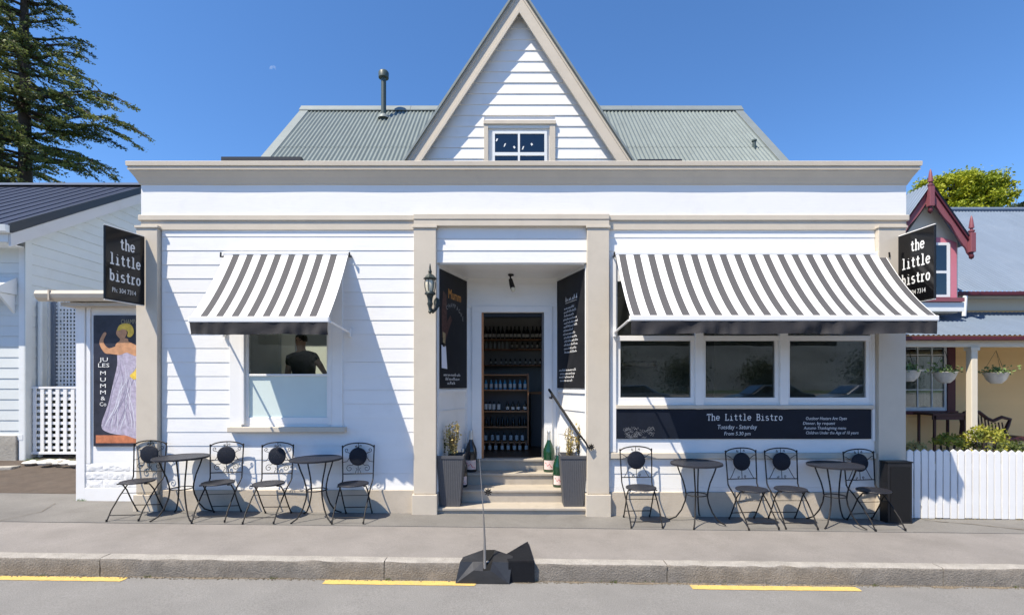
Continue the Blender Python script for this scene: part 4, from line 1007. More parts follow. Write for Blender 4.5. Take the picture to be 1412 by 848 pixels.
def make_chair(style=0):
    o = thing('bistro_chair', None, 'chair', (0, 0, 0)); Iw = M['ironwork']
    bk = lambda z: .215 + (z - .46) * .085           # back plane y at height z
    for s in (-1, 1):
        MB().tube([(s * .195, -.265, .006), (s * .197, -.19, .12), (s * .20, -.04, .27), (s * .20, .10, .39), (s * .20, .19, .445), (s * .202, .215, .48)], .0088, 7).build('leg', Iw, o, smooth=True)
        MB().tube([(s * .170, -.12, .440), (s * .172, -.03, .425), (s * .174, .05, .34), (s * .174, .13, .19), (s * .175, .245, .006)], .0085, 7).build('leg', Iw, o, smooth=True)
        for y_, x_ in ((-.265, .195), (.245, .175)): MB().lathe([(.012, 0), (.012, .02), (.008, .03)], (s * x_, y_, 0), 8).build('foot_cap', Iw, o)
    mb = MB()
    for s in (-1, 1):
        mb.tube([(s * .202, bk(.47), .47), (s * .208, bk(.7), .7), (s * .214, bk(.90), .90)], .0085, 7)
        mb.lathe([(.0, .93), (.010, .92), (.011, .91), (.006, .9)], (s * .214, bk(.9), 0), 8)
    arch = [(.212 * math.cos(t * PI / 14), bk(.92), .888 + .068 * math.sin(t * PI / 14)) for t in range(15)]
    mb.tube(arch, .0085, 7); mb.tube([(-.205, bk(.545), .545), (.205, bk(.545), .545)], .007, 6)
    mb.build('back_frame', Iw, o, smooth=True)
    sc_ = MB(lambda x, y, z: (x, bk(z) + y, z))
    for s in (-1, 1):
        if style:
            sc_.tube([(s * .208, 0, .86), (s * .175, 0, .85), (s * .135, 0, .82), (s * .11, 0, .80)], .0045, 5)
            sc_.tube([(s * .09, 0, .69), (s * .11, 0, .65), (s * .14, 0, .59), (s * .165, 0, .548)], .0045, 5)
            sc_.tube([(s * .05, 0, .55)] + spiral(s * .045, .575, .016, .9, PI, -s), .0036, 5); sc_.tube([(s * .05, 0, .93)] + spiral(s * .045, .91, .014, .9, PI, -s), .0036, 5)
            continue
        sc_.tube([(s * .06, 0, .675)] + [(s * .09, 0, .655)] + spiral(s * .115, .615, .045, 1.2, PI / 2 if s > 0 else PI / 2, -s), .0042, 5)
        sc_.tube([(s * .10, 0, .80), (s * .135, 0, .83)] + spiral(s * .155, .86, .028, 1.1, -PI / 2, s), .0042, 5)
        sc_.tube([(s * .203, 0, .70), (s * .15, 0, .71), (s * .118, 0, .76)], .0042, 5)
        sc_.tube([(s * .035, 0, .55), (s * .03, 0, .58), (s * .012, 0, .60), (s * .03, 0, .62)], .004, 5)
        sc_.tube([(s * .0, 0, .89)] + spiral(s * .03, .915, .016, .9, PI, s * -1), .0036, 5)
    sc_.tube([(0, 0, .545), (0, 0, .66)], .0042, 5); sc_.tube([(0, 0, .885), (0, 0, .952)], .0042, 5)
    tag(sc_.build('scrollwork', Iw, o, smooth=True), kind='stuff')
    MB(lambda x, y, z: (x, bk(.775 + y) - .012 + z, .775 + y)).lathe([(0, -.010), (.105, -.010), (.117, -.006), (.121, .0), (.117, .008), (.105, .012), (0, .012)], (0, 0, 0), 28).build('back_medallion', M['mosaic'], o, smooth=True)
    MB().lathe([(0, .455), (.175, .455), (.192, .460), (.197, .452), (.192, .442), (.17, .444), (0, .444)], (0, .0, 0), 32).build('seat', M['tabletop'], o, smooth=True)
    MB().tube([(-.196, -.225, .07), (.196, -.225, .07)], .006, 6).build('crossbar', Iw, o); MB().tube([(-.174, .19, .10), (.174, .19, .10)], .006, 6).build('crossbar', Iw, o)
    MB().tube([(-.198, -.0, .30), (.198, -.0, .30)], .004, 5).build('crossbar', Iw, o)
    return o
def settle(o, x, y, rz):
    o.location = (x, y, g(x) + .006); o.rotation_euler = (0, -math.atan(-.0118) * -1, rz)
TG, CG = 'round bistro tables on the pavement', 'wrought iron bistro chairs on the pavement'
proto_t, proto_c, proto_d = make_table(), make_chair(), make_chair(1)
ty = -.36
for i, (px, rz, lb) in enumerate([(251, .05, 'small round bistro table nearest the poster at the left end'), (437, .08, 'round bistro table between two chairs below the left window'), (961, .32, 'round bistro table standing second from the right, left of two paired chairs'), (1152, -.12, 'rightmost round bistro table beside the black box')]):
    t = proto_t if i == 0 else copy_tree(proto_t); settle(t, PX(px, ty), ty, rz); t['label'] = lb; t['group'] = TG
cyb = -.13
LB = ['leftmost bistro chair in front of the beige corner column', 'bistro chair just right of the leftmost table', 'bistro chair under the left window sill, left of the second table', 'bistro chair between the second table and the entrance, in awning shade',
      'sunlit bistro chair just right of the entrance column', 'bistro chair right of the third table, left of a close pair', 'bistro chair left of the rightmost table, right of a close pair', 'rightmost bistro chair overlapping the tall black box']
for i, (px, rz) in enumerate([(207, .04), (316, .10), (384, -.02), (495, .03), (878, .0), (1024, .08), (1078, -.05), (1187, .06)]):
    c = proto_c if i == 0 else proto_d if i == 4 else copy_tree(proto_c if i < 4 else proto_d); settle(c, PX(px, cyb), cyb - .22 - .02 * (i % 3), rz); c['label'] = LB[i]; c['group'] = CG
# tall black box at right
bb = thing('tall_black_box', 'tall narrow black box standing at the foot of the rightmost column', 'box', (5.2, -.2, -.06))
by0 = -.27; bx0, bx1 = PX(1224.5, by0), PX(1258, by0); bz = PZ(637, by0)
bx('box_body', mat('black_box_paint', (.012, .012, .014), .5, noise=.2, nscale=9, dirt=.3, dirtcol=(.04, .04, .04)), bb, bx0, bx1, by0, -.122, g(5.2) - .02, bz - .012, bevel=.006)
bx('box_lid', M['black'], bb, bx0 - .008, bx1 + .008, by0 - .008, -.12, bz - .011, bz + .006, bevel=.003)
bx('box_edge', M['black'], bb, bx0 + .03, bx1 - .03, by0 - .006, by0 - .001, g(5.2) + .04, bz - .06)
# ================================================================ sign base with pole at the kerb
RZ0 = -.178 + g(-.25)
sb = thing('pole_base', 'faceted shiny black plastic base straddling the kerb with a thin bare pole', 'pole base', (-.25, -2.0, RZ0))
bs = mat('shiny_black_plastic', (.03, .031, .034), .34, noise=.25, nscale=9, bump=.25, bscale=7)
def Q_(px, py, Y): return (PX(px, Y), Y, PZ(py, Y))
fy_ = -1.965
A1, A2 = (PX(627.6, fy_), fy_, RZ0 + .002), (PX(702, fy_), fy_, RZ0 + .002)
N1, N2, N0 = Q_(653, 786, -1.955), Q_(676, 786, -1.955), Q_(666, 787, -1.957)
K1_, K2_ = Q_(634.5, 774, -1.905), Q_(706, 775, -1.905)
K3_, K4_, K5_ = Q_(652, 774, -1.90), Q_(666, 774, -1.90), Q_(679, 774, -1.90)
B1, B2 = Q_(638.6, 767.5, -1.77), Q_(707, 766, -1.77)
T1, T2 = Q_(666, 757.6, -1.66), Q_(682, 757.6, -1.66)
MB().add([A1, N1, K3_, K1_, B1, T1, K4_, N0], [(0, 1, 2, 3), (3, 2, 5, 4), (1, 7, 6, 2), (2, 6, 5)]).build('base_wing', bs, sb, fix=False)
MB().add([A2, N2, K5_, K2_, B2, T2], [(0, 1, 2, 3), (3, 2, 5, 4)]).build('base_wing', bs, sb, fix=False)
MB().add([A1, A2, N2, N0, N1], [(0, 1, 2, 3, 4)]).build('base_lip', bs, sb, fix=False)
MB().add([N0, N2, K5_, T2, T1, K4_, Q_(670, 781, -1.93)], [(0, 1, 6), (1, 2, 6), (2, 3, 6), (3, 4, 6), (4, 5, 6), (5, 0, 6)]).build('pole_slot', mat('slot_black', (.004, .004, .004), .9), sb, fix=False)
g0 = lambda p: (p[0], p[1], .006)
MB().add([B1, T1, T2, B2, g0(B1), (T1[0], T1[1] + .03, .006), (T2[0], T2[1] + .03, .006), g0(B2), K1_, K2_, A1, A2, (K1_[0], -1.895, RZ0), (K2_[0], -1.895, RZ0)],
     [(0, 1, 5, 4), (1, 2, 6, 5), (2, 3, 7, 6), (0, 4, 8), (3, 9, 7), (10, 8, 12), (11, 13, 9)]).build('base_side', bs, sb, fix=False)
# dark sheet over pavement and kerb face, shaped as the shadow beside the base
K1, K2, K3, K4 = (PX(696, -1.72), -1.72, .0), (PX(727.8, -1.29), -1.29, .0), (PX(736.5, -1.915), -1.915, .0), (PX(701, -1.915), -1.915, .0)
db = mat('shadow_black', (.009, .010, .013), .75, spec=.2, noise=.2, nscale=10, bump=.3, bscale=40)
mb = MB(); h = .022
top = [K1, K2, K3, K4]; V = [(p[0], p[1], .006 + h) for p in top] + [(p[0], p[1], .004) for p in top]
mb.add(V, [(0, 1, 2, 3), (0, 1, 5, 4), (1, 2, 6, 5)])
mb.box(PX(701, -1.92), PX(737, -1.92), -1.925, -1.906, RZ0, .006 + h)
mb.build('shadow_flap', db, sb, fix=False)
pt_ = (PX(661.3, -1.62), -1.62, PZ(633, -1.62)); pm = (PX(666.5, -1.80), -1.80, PZ(705, -1.80)); pb_ = (PX(668.5, -1.93), -1.93, PZ(784, -1.93))
polm = mat('pole_steel', (.22, .20, .18), .4, metal=.5)
MB().tube([pt_, ((pt_[0] + pm[0]) / 2, (pt_[1] + pm[1]) / 2 , (pt_[2] + pm[2]) / 2 ), pm], [.003, .0045, .006], 8).build('pole', polm, sb, smooth=True)
MB().tube([pm, ((pm[0] + pb_[0]) / 2 + .004, -1.84, (pm[2] + pb_[2]) / 2), pb_], [.006, .011, .017], 8).build('pole', polm, sb, smooth=True)
rosette('rosette', sb, PX(673, -1.73), -1.73, PZ(678, -1.73), .04)

# ================================================================ inside the bistro
# left window: kitchen
kx0, kx1 = PX(347, 1.0), PX(388, 1.0)
kf = thing('kitchen_cabinet', 'pale grey tall cabinet behind the left sash window', 'cabinet', (kx0 + .3, 1.2, .615))
bx('cabinet_body', M['roomwhite'], kf, kx0 - .3, kx1, 1.0, 1.5, .615, 3.2, bevel=.01); bx('cabinet_door', M['roomwhite'], kf, kx0 - .28, kx1 - .02, .98, .998, .7, 3.1, bevel=.006)
# person behind the left window
def skinmesh(name, verts, edges, radii, mt, parent, root=0, sub=2):
    me = bpy.data.meshes.new(name); bm = bmesh.new()
    lay = bm.verts.layers.skin.verify()
    vs = [bm.verts.new(v) for v in verts]
    for a, b in edges: bm.edges.new((vs[a], vs[b]))
    for i, v in enumerate(vs):
        r = radii[i]; v[lay].radius = r if isinstance(r, tuple) else (r, r)
        v[lay].use_root = (i == root)
    bm.to_mesh(me); bm.free(); me.materials.append(mt)
    o = bpy.data.objects.new(name, me); COL.objects.link(o); o.parent = parent
    m1 = o.modifiers.new('skin', 'SKIN'); m1.use_smooth_shade = True; m2 = o.modifiers.new('sub', 'SUBSURF'); m2.levels = sub; m2.render_levels = sub
    return o
py_ = .75; hx = PX(416, py_); hz = PZ(471, py_)
pe = thing('person', 'person in a dark T-shirt leaning over the bench behind the left window', 'person', (hx, py_, .615))
def R(x, z, y=0): return (x - 0, y, z - .615)       # local to the person's base
# body: pelvis, waist, chest, neck base, neck, head centre, crown
hz_ = hz
body = [R(.03, 1.50, .06), R(.03, 1.72, .04), R(.02, hz_ - .36, .02), R(.01, hz_ - .23, 0), R(0, hz_ - .14, -.01), R(0, hz_ - .05, -.035), R(0, hz_ + .03, -.03), R(0, hz_ + .09, -.01)]
rad = [(.15, .11), (.14, .10), (.15, .10), (.10, .07), (.055, .055), (.066, .075), (.078, .092), (.055, .065)]
ed = [(i, i + 1) for i in range(7)]
# right-hand side arm reaching to the right of the picture, other arm down to the bench
ra = [R(.18, hz_ - .24, 0), R(.30, hz_ - .36, -.05), R(.40, hz_ - .47, -.15), R(.455, hz_ - .50, -.20)]; la = [R(-.17, hz_ - .26, 0), R(-.20, hz_ - .46, -.02), R(-.14, hz_ - .62, -.18), R(-.10, hz_ - .66, -.24)]
n0 = len(body); body += ra; rad += [.062, .048, .036, .028]; ed += [(3, n0), (n0, n0 + 1), (n0 + 1, n0 + 2), (n0 + 2, n0 + 3)]
n1 = len(body); body += la; rad += [.062, .048, .036, .028]; ed += [(3, n1), (n1, n1 + 1), (n1 + 1, n1 + 2), (n1 + 2, n1 + 3)]
# legs
n2 = len(body); body += [R(-.06, 1.40, .06), R(-.08, 1.0, .05), R(-.09, .68, .06), R(.12, 1.40, .06), R(.12, 1.0, .05), R(.12, .68, .06)]; rad += [.085, .06, .045] * 2
ed += [(0, n2), (n2, n2 + 1), (n2 + 1, n2 + 2), (0, n2 + 3), (n2 + 3, n2 + 4), (n2 + 4, n2 + 5)]
# fingers from both hands
for hnd, base in ((n0 + 3, ra[3]), (n1 + 3, la[3])):
    for k in range(5):
        f0 = len(body); ln_ = [.045, .07, .075, .07, .055][k]; dx = (.018 * (k - 2)); body.append((base[0] + dx * .6 + .01, base[1] - .02 - (0 if k else -.02), base[2] - .02)); body.append((base[0] + dx + .015, base[1] - ln_ * .7, base[2] - ln_ * .7)); rad += [.010, .008]
        ed += [(hnd, f0), (f0, f0 + 1)]
skinmesh('body', body, ed, rad, M['skin'], pe)
shv = [R(.03, 1.50, .06), R(.03, 1.72, .04), R(.02, hz_ - .36, .02), R(.01, hz_ - .225, 0), R(0.0, hz_ - .135, -.005), R(.18, hz_ - .24, 0), R(.27, hz_ - .33, -.035), R(-.17, hz_ - .26, 0), R(-.195, hz_ - .40, -.01)]
skinmesh('tshirt', shv, [(0, 1), (1, 2), (2, 3), (3, 4), (3, 5), (5, 6), (3, 7), (7, 8)], [(.17, .13), (.16, .12), (.20, .14), (.18, .125), (.082, .08), .085, .07, .085, .07], M['shirt'], pe)
MB(lambda x, y, z: (x, y * 1.08 + .012, z)).lathe([(.082, hz_ + .0 - .615), (.086, hz_ + .04 - .615), (.080, hz_ + .08 - .615), (.055, hz_ + .112 - .615), (0, hz_ + .122 - .615)], (0, -.015, 0), 16).build('hair', M['hair'], None, smooth=True)
hob = bpy.data.objects['hair']; hob.parent = pe
nose = MB().tube([(0, -.118, hz_ - .615 + .015), (0, -.135, hz_ - .615 - .02), (0, -.118, hz_ - .615 - .03)], [.008, .014, .008], 6).build('nose', M['skin'], None, smooth=True); nose.parent = pe
for s in (-1, 1):
    e_ = MB().lathe([(0, -.008), (.009, -.004), (.009, .004), (0, .008)], (s * .03, -.117, hz_ - .615 + .012), 8).build('eye', M['black'], None, smooth=True); e_.parent = pe
bn = thing('kitchen_bench', 'pale bench running behind the frosted lower window pane', 'bench', (-3.1, .5, .615))
bx('bench_top', M['roomwhite'], bn, -3.9, -2.2, .30, .62, 1.62, 1.66, bevel=.004); bx('bench_front', M['roomgrey'], bn, -3.88, -2.22, .33, .60, .615, 1.615)
cl = MB(); cx_, cz_ = PX(441, .5), PZ(513, .5)
cl.grid(lambda u, v: (cx_ - .07 + .14 * u, .48 + .03 * math.sin(u * 7), 1.665 + .22 * v * (1 - .5 * abs(u - .5)) + .02 * math.sin(u * 9 + v * 4)), 8, 6)
tag(cl.build('cloth', M['paper'], smooth='all', fix=False), 'crumpled white cloth on the bench beside the person', 'cloth')
# bar shelves seen through the door
def bottle_mesh(name, prof, mt):
    o = MB().lathe(prof, (0, 0, 0), 12).build(name, mt, None, smooth=True); return o
wine = [(.0, 0), (.036, 0), (.037, .01), (.037, .17), (.030, .20), (.014, .225), (.013, .29), (.0, .292)]
short = [(.0, 0), (.028, 0), (.029, .01), (.029, .11), (.014, .14), (.013, .17), (0, .172)]
bm_dark = mat('wine_bottle_dark', (.012, .014, .012), .15); bm_lab = mat('paper_label_pale', (.62, .61, .58), .7)
bm_lab2 = mat('paper_label_white', (.75, .75, .72), .7)
bm_blue = mat('blue_water_bottle', (.08, .30, .50), .2); bm_pale = mat('pale_bottle', (.55, .60, .62), .25); bm_br = mat('amber_bottle', (.22, .10, .05), .25)
# shelf unit
uy = 2.0; ux0, ux1 = PX(664, uy), PX(729, uy)
un = thing('shelf_unit', 'brown wooden shelf unit of bottles just inside the door', 'shelf', ((ux0 + ux1) / 2, uy, .615))
shz = [PZ(516, uy), PZ(537, uy), PZ(566.5, uy), PZ(588, uy), PZ(609, uy)]
for i, z in enumerate(shz): bx('shelf', M['wood'], un, ux0 + .021, ux1 - .021, uy, uy + .3, z - .022, z + .0)
bx('upright', M['wood'], un, ux0, ux0 + .02, uy - .003, uy + .3, .616, shz[0] + .01); bx('upright', M['wood'], un, ux1 - .02, ux1, uy - .003, uy + .3, .616, shz[0] + .01)
bx('back_panel', M['room'], un, ux0 + .021, ux1 - .021, uy + .301, uy + .31, .7, shz[0])
def row(n, xa, xb, y, z, prof, mt, lab, labmt, label, group, sc_=1.0, labz=(.03, .10), jit=.01, skip=()):
    rr = random.Random(int(z * 1000)); base = None; r0 = max(p[0] for p in prof)
    ORD = ['leftmost', 'second', 'third', 'fourth', 'fifth', 'sixth', 'seventh', 'eighth', 'ninth', 'tenth', 'eleventh', 'twelfth', 'thirteenth', 'fourteenth', 'rightmost']
    for i in range(n):
        if i in skip: continue
        if base is None:
            b_ = thing('bottle', label, 'bottle', (0, 0, 0), group)
            MB().lathe(prof, (0, 0, 0), 12).build('bottle_glass', mt, b_, smooth=True)
            if lab: MB().lathe([(r0 + .0015, labz[0]), (r0 + .0015, labz[1])], (0, 0, 0), 12).build('bottle_label', labmt, b_, smooth=True, fix=False)
            base = b_; o = b_
        else: o = copy_tree(base)
        o['label'] = ('rightmost ' if i == n - 1 else ORD[i] + ('' if i == 0 else ' from left,')) .strip() + ' ' + label
        o.location = (xa + (xb - xa) * i / max(1, n - 1) + rr.uniform(-jit, jit), y + rr.uniform(-.02, .02), z + .001); o.scale = (sc_,) * 3; o.rotation_euler = (0, 0, rr.uniform(0, 6))
row(9, ux0 + .07, ux1 - .07, uy + .1, shz[1], short, bm_blue, True, bm_pale, 'small blue bottle on the second shelf of the wooden unit', 'blue bottles on the second shelf')
row(4, ux0 + .07, ux0 + .30, uy + .1, shz[2], short, bm_dark, True, bm_lab2, 'white labelled bottle at the left of the middle shelf', 'white labelled bottles on the middle shelf', labz=(.02, .12))
row(4, ux0 + .46, ux1 - .07, uy + .1, shz[2], short, bm_dark, True, bm_lab2, 'dark small bottle at the right of the middle shelf', 'dark bottles on the middle shelf', labz=(.02, .07))
row(8, ux0 + .07, ux1 - .07, uy + .12, shz[3], short, bm_dark, False, None, 'dark bottle on the fourth shelf of the wooden unit', 'dark bottles on the fourth shelf')
row(7, ux0 + .07, ux1 - .10, uy + .1, shz[4], short, bm_dark, True, bm_pale, 'pale labelled bottle on the lowest shelf of the wooden unit', 'pale bottles on the lowest shelf', labz=(.02, .11))
row(8, ux0 + .05, ux1 - .05, uy - .10, .616, short, bm_br, True, bm_lab, 'amber bottle standing on the floor under the wooden shelf unit', 'amber bottles on the floor', labz=(.02, .09))
wy = 3.3; wx0, wx1 = PX(662, wy), PX(752, wy)
ws = thing('wall_shelves', 'dark wall shelves high behind the bar', 'shelf', (.2, wy, 2.0))
wz = [PZ(467.5, wy), PZ(481, wy), PZ(503, wy)]
for z in wz: bx('shelf', M['wood'], ws, wx0 - .1, wx1 + .2, wy, wy + .3, z - .02, z)
bx('back_panel', M['roomgrey'], ws, wx0 - .1, wx1 + .2, wy + .301, wy + .32, 1.0, 3.4)
row(15, wx0 + .10, wx1 + .0, wy + .12, wz[0], wine, bm_dark, True, bm_lab2, 'dark wine bottle in the top row behind the bar', 'wine bottles on the top shelf behind the bar', .95, (.05, .12))
row(6, wx0 + .12, wx0 + .55, wy + .12, wz[1], short, bm_pale, False, None, 'pale glass on the left of the second wall shelf', 'pale glassware on the second wall shelf', .95)
row(7, wx0 + .65, wx1 - .05, wy + .12, wz[1], short, bm_dark, True, bm_lab, 'small dark bottle on the right of the second wall shelf', 'small dark bottles on the second wall shelf', .9)
row(12, wx0 + .22, wx1 + .0, wy + .12, wz[2], short, bm_dark, True, bm_lab, 'dark bottle on the lowest wall shelf behind the bar', 'dark bottles on the lowest wall shelf', .8)
bar = thing('bar_counter', 'dark bar counter beside the bottle shelves inside the door', 'counter', (.5, 2.6, .615))
bx('counter_front', M['room'], bar, .35, 1.6, 2.5, 3.0, .616, 1.60); bx('counter_top', M['wood'], bar, .30, 1.65, 2.45, 3.02, 1.601, 1.64, bevel=.004)
# dining room seen in the triple window: framed pictures on the grey wall
for i, (px, py, w_, h_, lb) in enumerate([(1135, 480, .34, .5, 'dark framed picture on the grey wall inside, left of a pair'), (1178, 480, .3, .5, 'dark framed picture on the grey wall inside, nearest the right frame'), (880, 502.5, .74, .17, 'wide low dark frame on the wall inside the left pane')]):
    X, Zc = PX(px, 2.88), PZ(py, 2.88)
    p_ = thing('wall_picture', lb, 'picture', (X, 2.88, Zc), 'pictures on the dining room wall')
    bx('picture_frame', M['black'], p_, X - w_ / 2, X + w_ / 2, 2.87, 2.898, Zc - h_ / 2, Zc + h_ / 2); bx('picture_print', M['faded'], p_, X - w_ / 2 + .05, X + w_ / 2 - .05, 2.865, 2.869, Zc - h_ / 2 + .05, Zc + h_ / 2 - .05)
X = PX(978, 1.6); bx('post', M['room'], B, X - .06, X + .06, 1.55, 1.65, .616, 3.51)

# ================================================================ left neighbour
HY_ = 2.64
H = thing('pale_house', 'pale blue weatherboard house with a dark steel roof on the left', 'house', (-10, HY_, .3))
cx = PX(35, HY_); fx_ = cx; gz = .33
fwall = bx('front_wall', M['pale'], H, -16, cx, HY_, HY_ + .12, gz, 4.72)
boards(fwall, HY_, 20, -16, cx - .10, M['pale'], .20, .42 + .28, name='weatherboard', lip=.012)
swall = bx('side_wall', M['pale'], H, cx - .12, cx, HY_ + .121, 9, gz, 4.6)
rY, rZ_ = 5.56, 6.74; eY_, eZ = 2.16, 4.65; kk = (rZ_ - eZ) / (rY - eY_)
fs_ = lambda a, b, c: (cx + .0 - (b - 0), a, c)
# side boards run away from the street; ends trimmed under the roof slope
MB().prism([(HY_ + .121, 4.59), (HY_ + .121, eZ + (HY_ - eY_) * kk - .2), (rY, rZ_ - .2), (9, rZ_ - .2 - (9 - rY) * kk), (9, 4.59)], 'x', cx - .12, cx).build('gable_wall', M['pale'], H)
def lim2(z):
    y0 = HY_ + .06
    if z > eZ + (HY_ - eY_) * kk - .25: y0 = max(y0, eY_ + (z + .15 - eZ) / kk + .0)
    return (y0, 9.0)
boards(swall, 0, 30, HY_ + .06, 9.0, M['pale'], .20, .42 + .28, dirn=1, lip=.013, lim=lim2, fn=lambda a, b, c: (cx + b, a, c))
bx('corner_board', M['palewhite'], H, cx - .10, cx + .012, HY_ - .03, HY_ - .0, gz, 4.75, bevel=.004); bx('corner_board', M['pale'], H, cx + .001, cx + .03, HY_ - .03, HY_ + .10, gz, 4.75, bevel=.004)
MB().tube([(cx + .075, HY_ + .22, gz), (cx + .075, HY_ + .22, 3.4)], .04, 8).build('downpipe', M['pale'], H, smooth=True)
bx('side_board', M['palewhite'], H, cx + .001, cx + .05, HY_ + .42, HY_ + .62, gz, 3.42)
ox = cx + .22
MB().prism([(eY_, eZ - .03), (rY, rZ_ - .03), (rY + 4, rZ_ - .03 - 4 * kk), (rY + 4, rZ_ + .0 - 4 * kk), (rY, rZ_ + .0), (eY_, eZ)], 'x', -20, ox - .02).build('roof_deck', M['navy'], H)
# ribbed long-run sheets
for k in range(18):
    x0 = ox - .02 - .30 * (k + 1)
    pts = [(0, .012), (.135, .012), (.14, .017), (.15, .012), (.27, .012), (.275, .030), (.293, .030), (.30, .012), (.30, .006), (0, .006)]
    V = []
    for (yy, zz) in ((eY_ - .03, eZ - .018), (rY, rZ_)):
        V += [(x0 + p, yy, zz + q) for p, q in pts]
    n = len(pts); MB().add(V, [(i, (i + 1) % n, n + (i + 1) % n, n + i) for i in range(n)] + [tuple(range(n)), tuple(range(n, 2 * n))]).build('roof_sheet', M['navy'], H)
MB().prism([(rY - .17, rZ_ - .03), (rY, rZ_ + .09), (rY + .17, rZ_ - .03)], 'x', -20, ox + .01).build('ridge_cap', mat('ridge_steel', (.13, .15, .19), .4, metal=.4), H)
MB().prism([(eY_ - .03, eZ - .13), (rY + .02, rZ_ - .11), (rY + .02, rZ_ + .05), (eY_ - .03, eZ + .05)], 'x', ox - .03, ox + .012).build('barge_flashing', M['iron'], H)
MB().prism([(eY_, eZ - .37), (rY, rZ_ - .35), (rY, rZ_ - .112), (eY_, eZ - .132)], 'x', ox - .05, ox - .01).build('bargeboard', mat('grey_barge', (.60, .59, .58), .6, dirt=.2), H)
MB().prism([(eY_, eZ - .06), (rY, rZ_ - .06), (rY, rZ_ - .04), (eY_, eZ - .04)], 'x', cx, ox - .051).build('soffit', M['pale'], H)
MB().prism([(eY_ - .10, eZ - .11), (eY_ - .08, eZ - .13), (eY_ + .0, eZ - .13), (eY_ + .0, eZ + .0), (eY_ - .12, eZ + .0)], 'x', -20, ox).build('gutter', M['palewhite'], H)
bx('fascia', M['palewhite'], H, -20, ox - .06, eY_ + .002, eY_ + .03, eZ - .28, eZ - .06); bx('eave_soffit', M['palewhite'], H, -20, cx, eY_ + .031, HY_, eZ - .27, eZ - .25)
wh = thing('window_hood', None, None, (-10, HY_, 3.4)); wh.parent = H
zt_, zb_ = PZ(383, HY_), PZ(407, HY_)
MB().prism([(HY_ - .02, zt_), (HY_ - .42, zb_ + .07), (HY_ - .42, zb_), (HY_ - .02, zb_)], 'x', -14, cx - .14).build('hood_top', M['palewhite'], wh)
MB().prism([(HY_ - .02, zb_ - .005), (HY_ - .35, zb_ - .005), (HY_ - .02, zb_ - .35)], 'x', cx - .22, cx - .17).build('hood_bracket', M['palewhite'], wh)
bx('plinth', M['concrete'], H, -16, cx - .12, HY_ - .06, HY_ - .002, .2, PZ(600, HY_), bevel=.01)
bx('base_board', M['palewhite'], H, -16, cx - .02, HY_ - .035, HY_ - .003, PZ(599, HY_), .70 + .02)
# low edging and stones below the gate
ed_ = thing('concrete_edging', 'low worn concrete edging at the head of the driveway', 'edging', (-9.6, 1.9, .25))
for (a, b, y0) in ((-12, -10.2, 1.85), (-10.19, -8.95, 2.02)):
    x0, x1 = a, b; MB().hexa([(x0, y0 - .2, .1), (x1, y0, .1), (x1, y0 + .18, .1), (x0, y0 - .02, .1), (x0, y0 - .2, .30), (x1, y0, .31), (x1, y0 + .18, .31), (x0, y0 - .02, .30)]).build('edging_stone', M['concrete'], ed_, bevel=.02)
rr = random.Random(9)
SW = ['leftmost', 'second', 'third', 'fourth', 'fifth', 'sixth', 'seventh', 'eighth', 'ninth', 'tenth', 'eleventh', 'twelfth', 'rightmost']
for i in range(13):
    px = 42 + i * 5.1 + rr.uniform(-1.5, 1.5); Y = 2.35 + rr.uniform(-.2, .2); x, z = PX(px, Y), .35 + rr.uniform(-.02, .02); s_ = rr.uniform(.04, .10); q = random.Random(i)
    mb = MB(lambda a, b, c, x=x, Y=Y, z=z, s_=s_, q=q: (x + a * s_ * 1.5, Y + b * s_, z + c * s_ * .5)); mb.lathe([(0, -1), (.7, -.7), (1.0 + q.uniform(-.15, .1), 0), (.75, .6), (0, .85 + q.uniform(-.2, .2))], (0, 0, 0), 7)
    o = mb.build('stone', M['stone']); tag(o, SW[i] + ' in the row of loose whitish stones below the lattice gate', 'stone', 'white stones below the gate')
mb = MB(); rr = random.Random(10)
for i in range(14): tuft(mb, PX(rr.uniform(30, 108), 2.5), 2.5, .34, 14, .07, rr, .12)
for i in range(6): tuft(mb, PX(rr.uniform(104, 120), .4), .44, .07, 12, .05, rr, .06)
tag(mb.build('driveway_weeds', M['basketleaf'], fix=False), 'tufts of weeds below the lattice gate', 'weeds', kind='stuff')
# lattice gate
gy = 2.75; gate = thing('lattice_gate', 'white square lattice gate between the pale house and the poster wall', 'gate', (-8.2, gy, .38))
gx0, gx1 = PX(28, gy), -6.3; gz0, gz1 = PZ(626, gy), PZ(533, gy)
for (a, b, c, d_) in ((gx0, gx1, gz1 - .04, gz1), (gx0, gx1, gz0, gz0 + .05), (gx0, gx0 + .05, gz0 + .051, gz1 - .041)): bx('frame', M['white_trim'], gate, a, b, gy - .025, gy + .03, c, d_, bevel=.003)
x = gx0 + .11
while x < gx1 - .05: bx('slat', M['white_trim'], gate, x, x + .065, gy - .018, gy - .001, gz0 + .051, gz1 - .041); x += .147
z = gz0 + .10
while z < gz1 - .08: bx('slat', M['white_trim'], gate, gx0 + .051, gx1, gy + .001, gy + .018, z, z + .055); z += .118
# tall lattice screen behind it
ly_ = 3.12; ls = thing('lattice_screen', 'taller fine white lattice screen behind the gate', 'screen', (-8, ly_, .4))
lx0, lx1, lz0, lz1 = PX(76, ly_), -6.3, 1.5, PZ(414, ly_)
mb = MB(); x = lx0 + .06
while x < lx1: mb.box(x, x + .032, ly_, ly_ + .008, lz0, lz1); x += .068
z = lz0
while z < lz1: mb.box(lx0, lx1, ly_ + .009, ly_ + .017, z, z + .034); z += .075
tag(mb.build('lattice', M['white_trim'], ls), kind='stuff')
bx('post', mat('slate_post', (.16, .19, .24), .6), ls, lx0 - .05, lx0 + .01, ly_ - .03, ly_ + .04, .4, lz1)

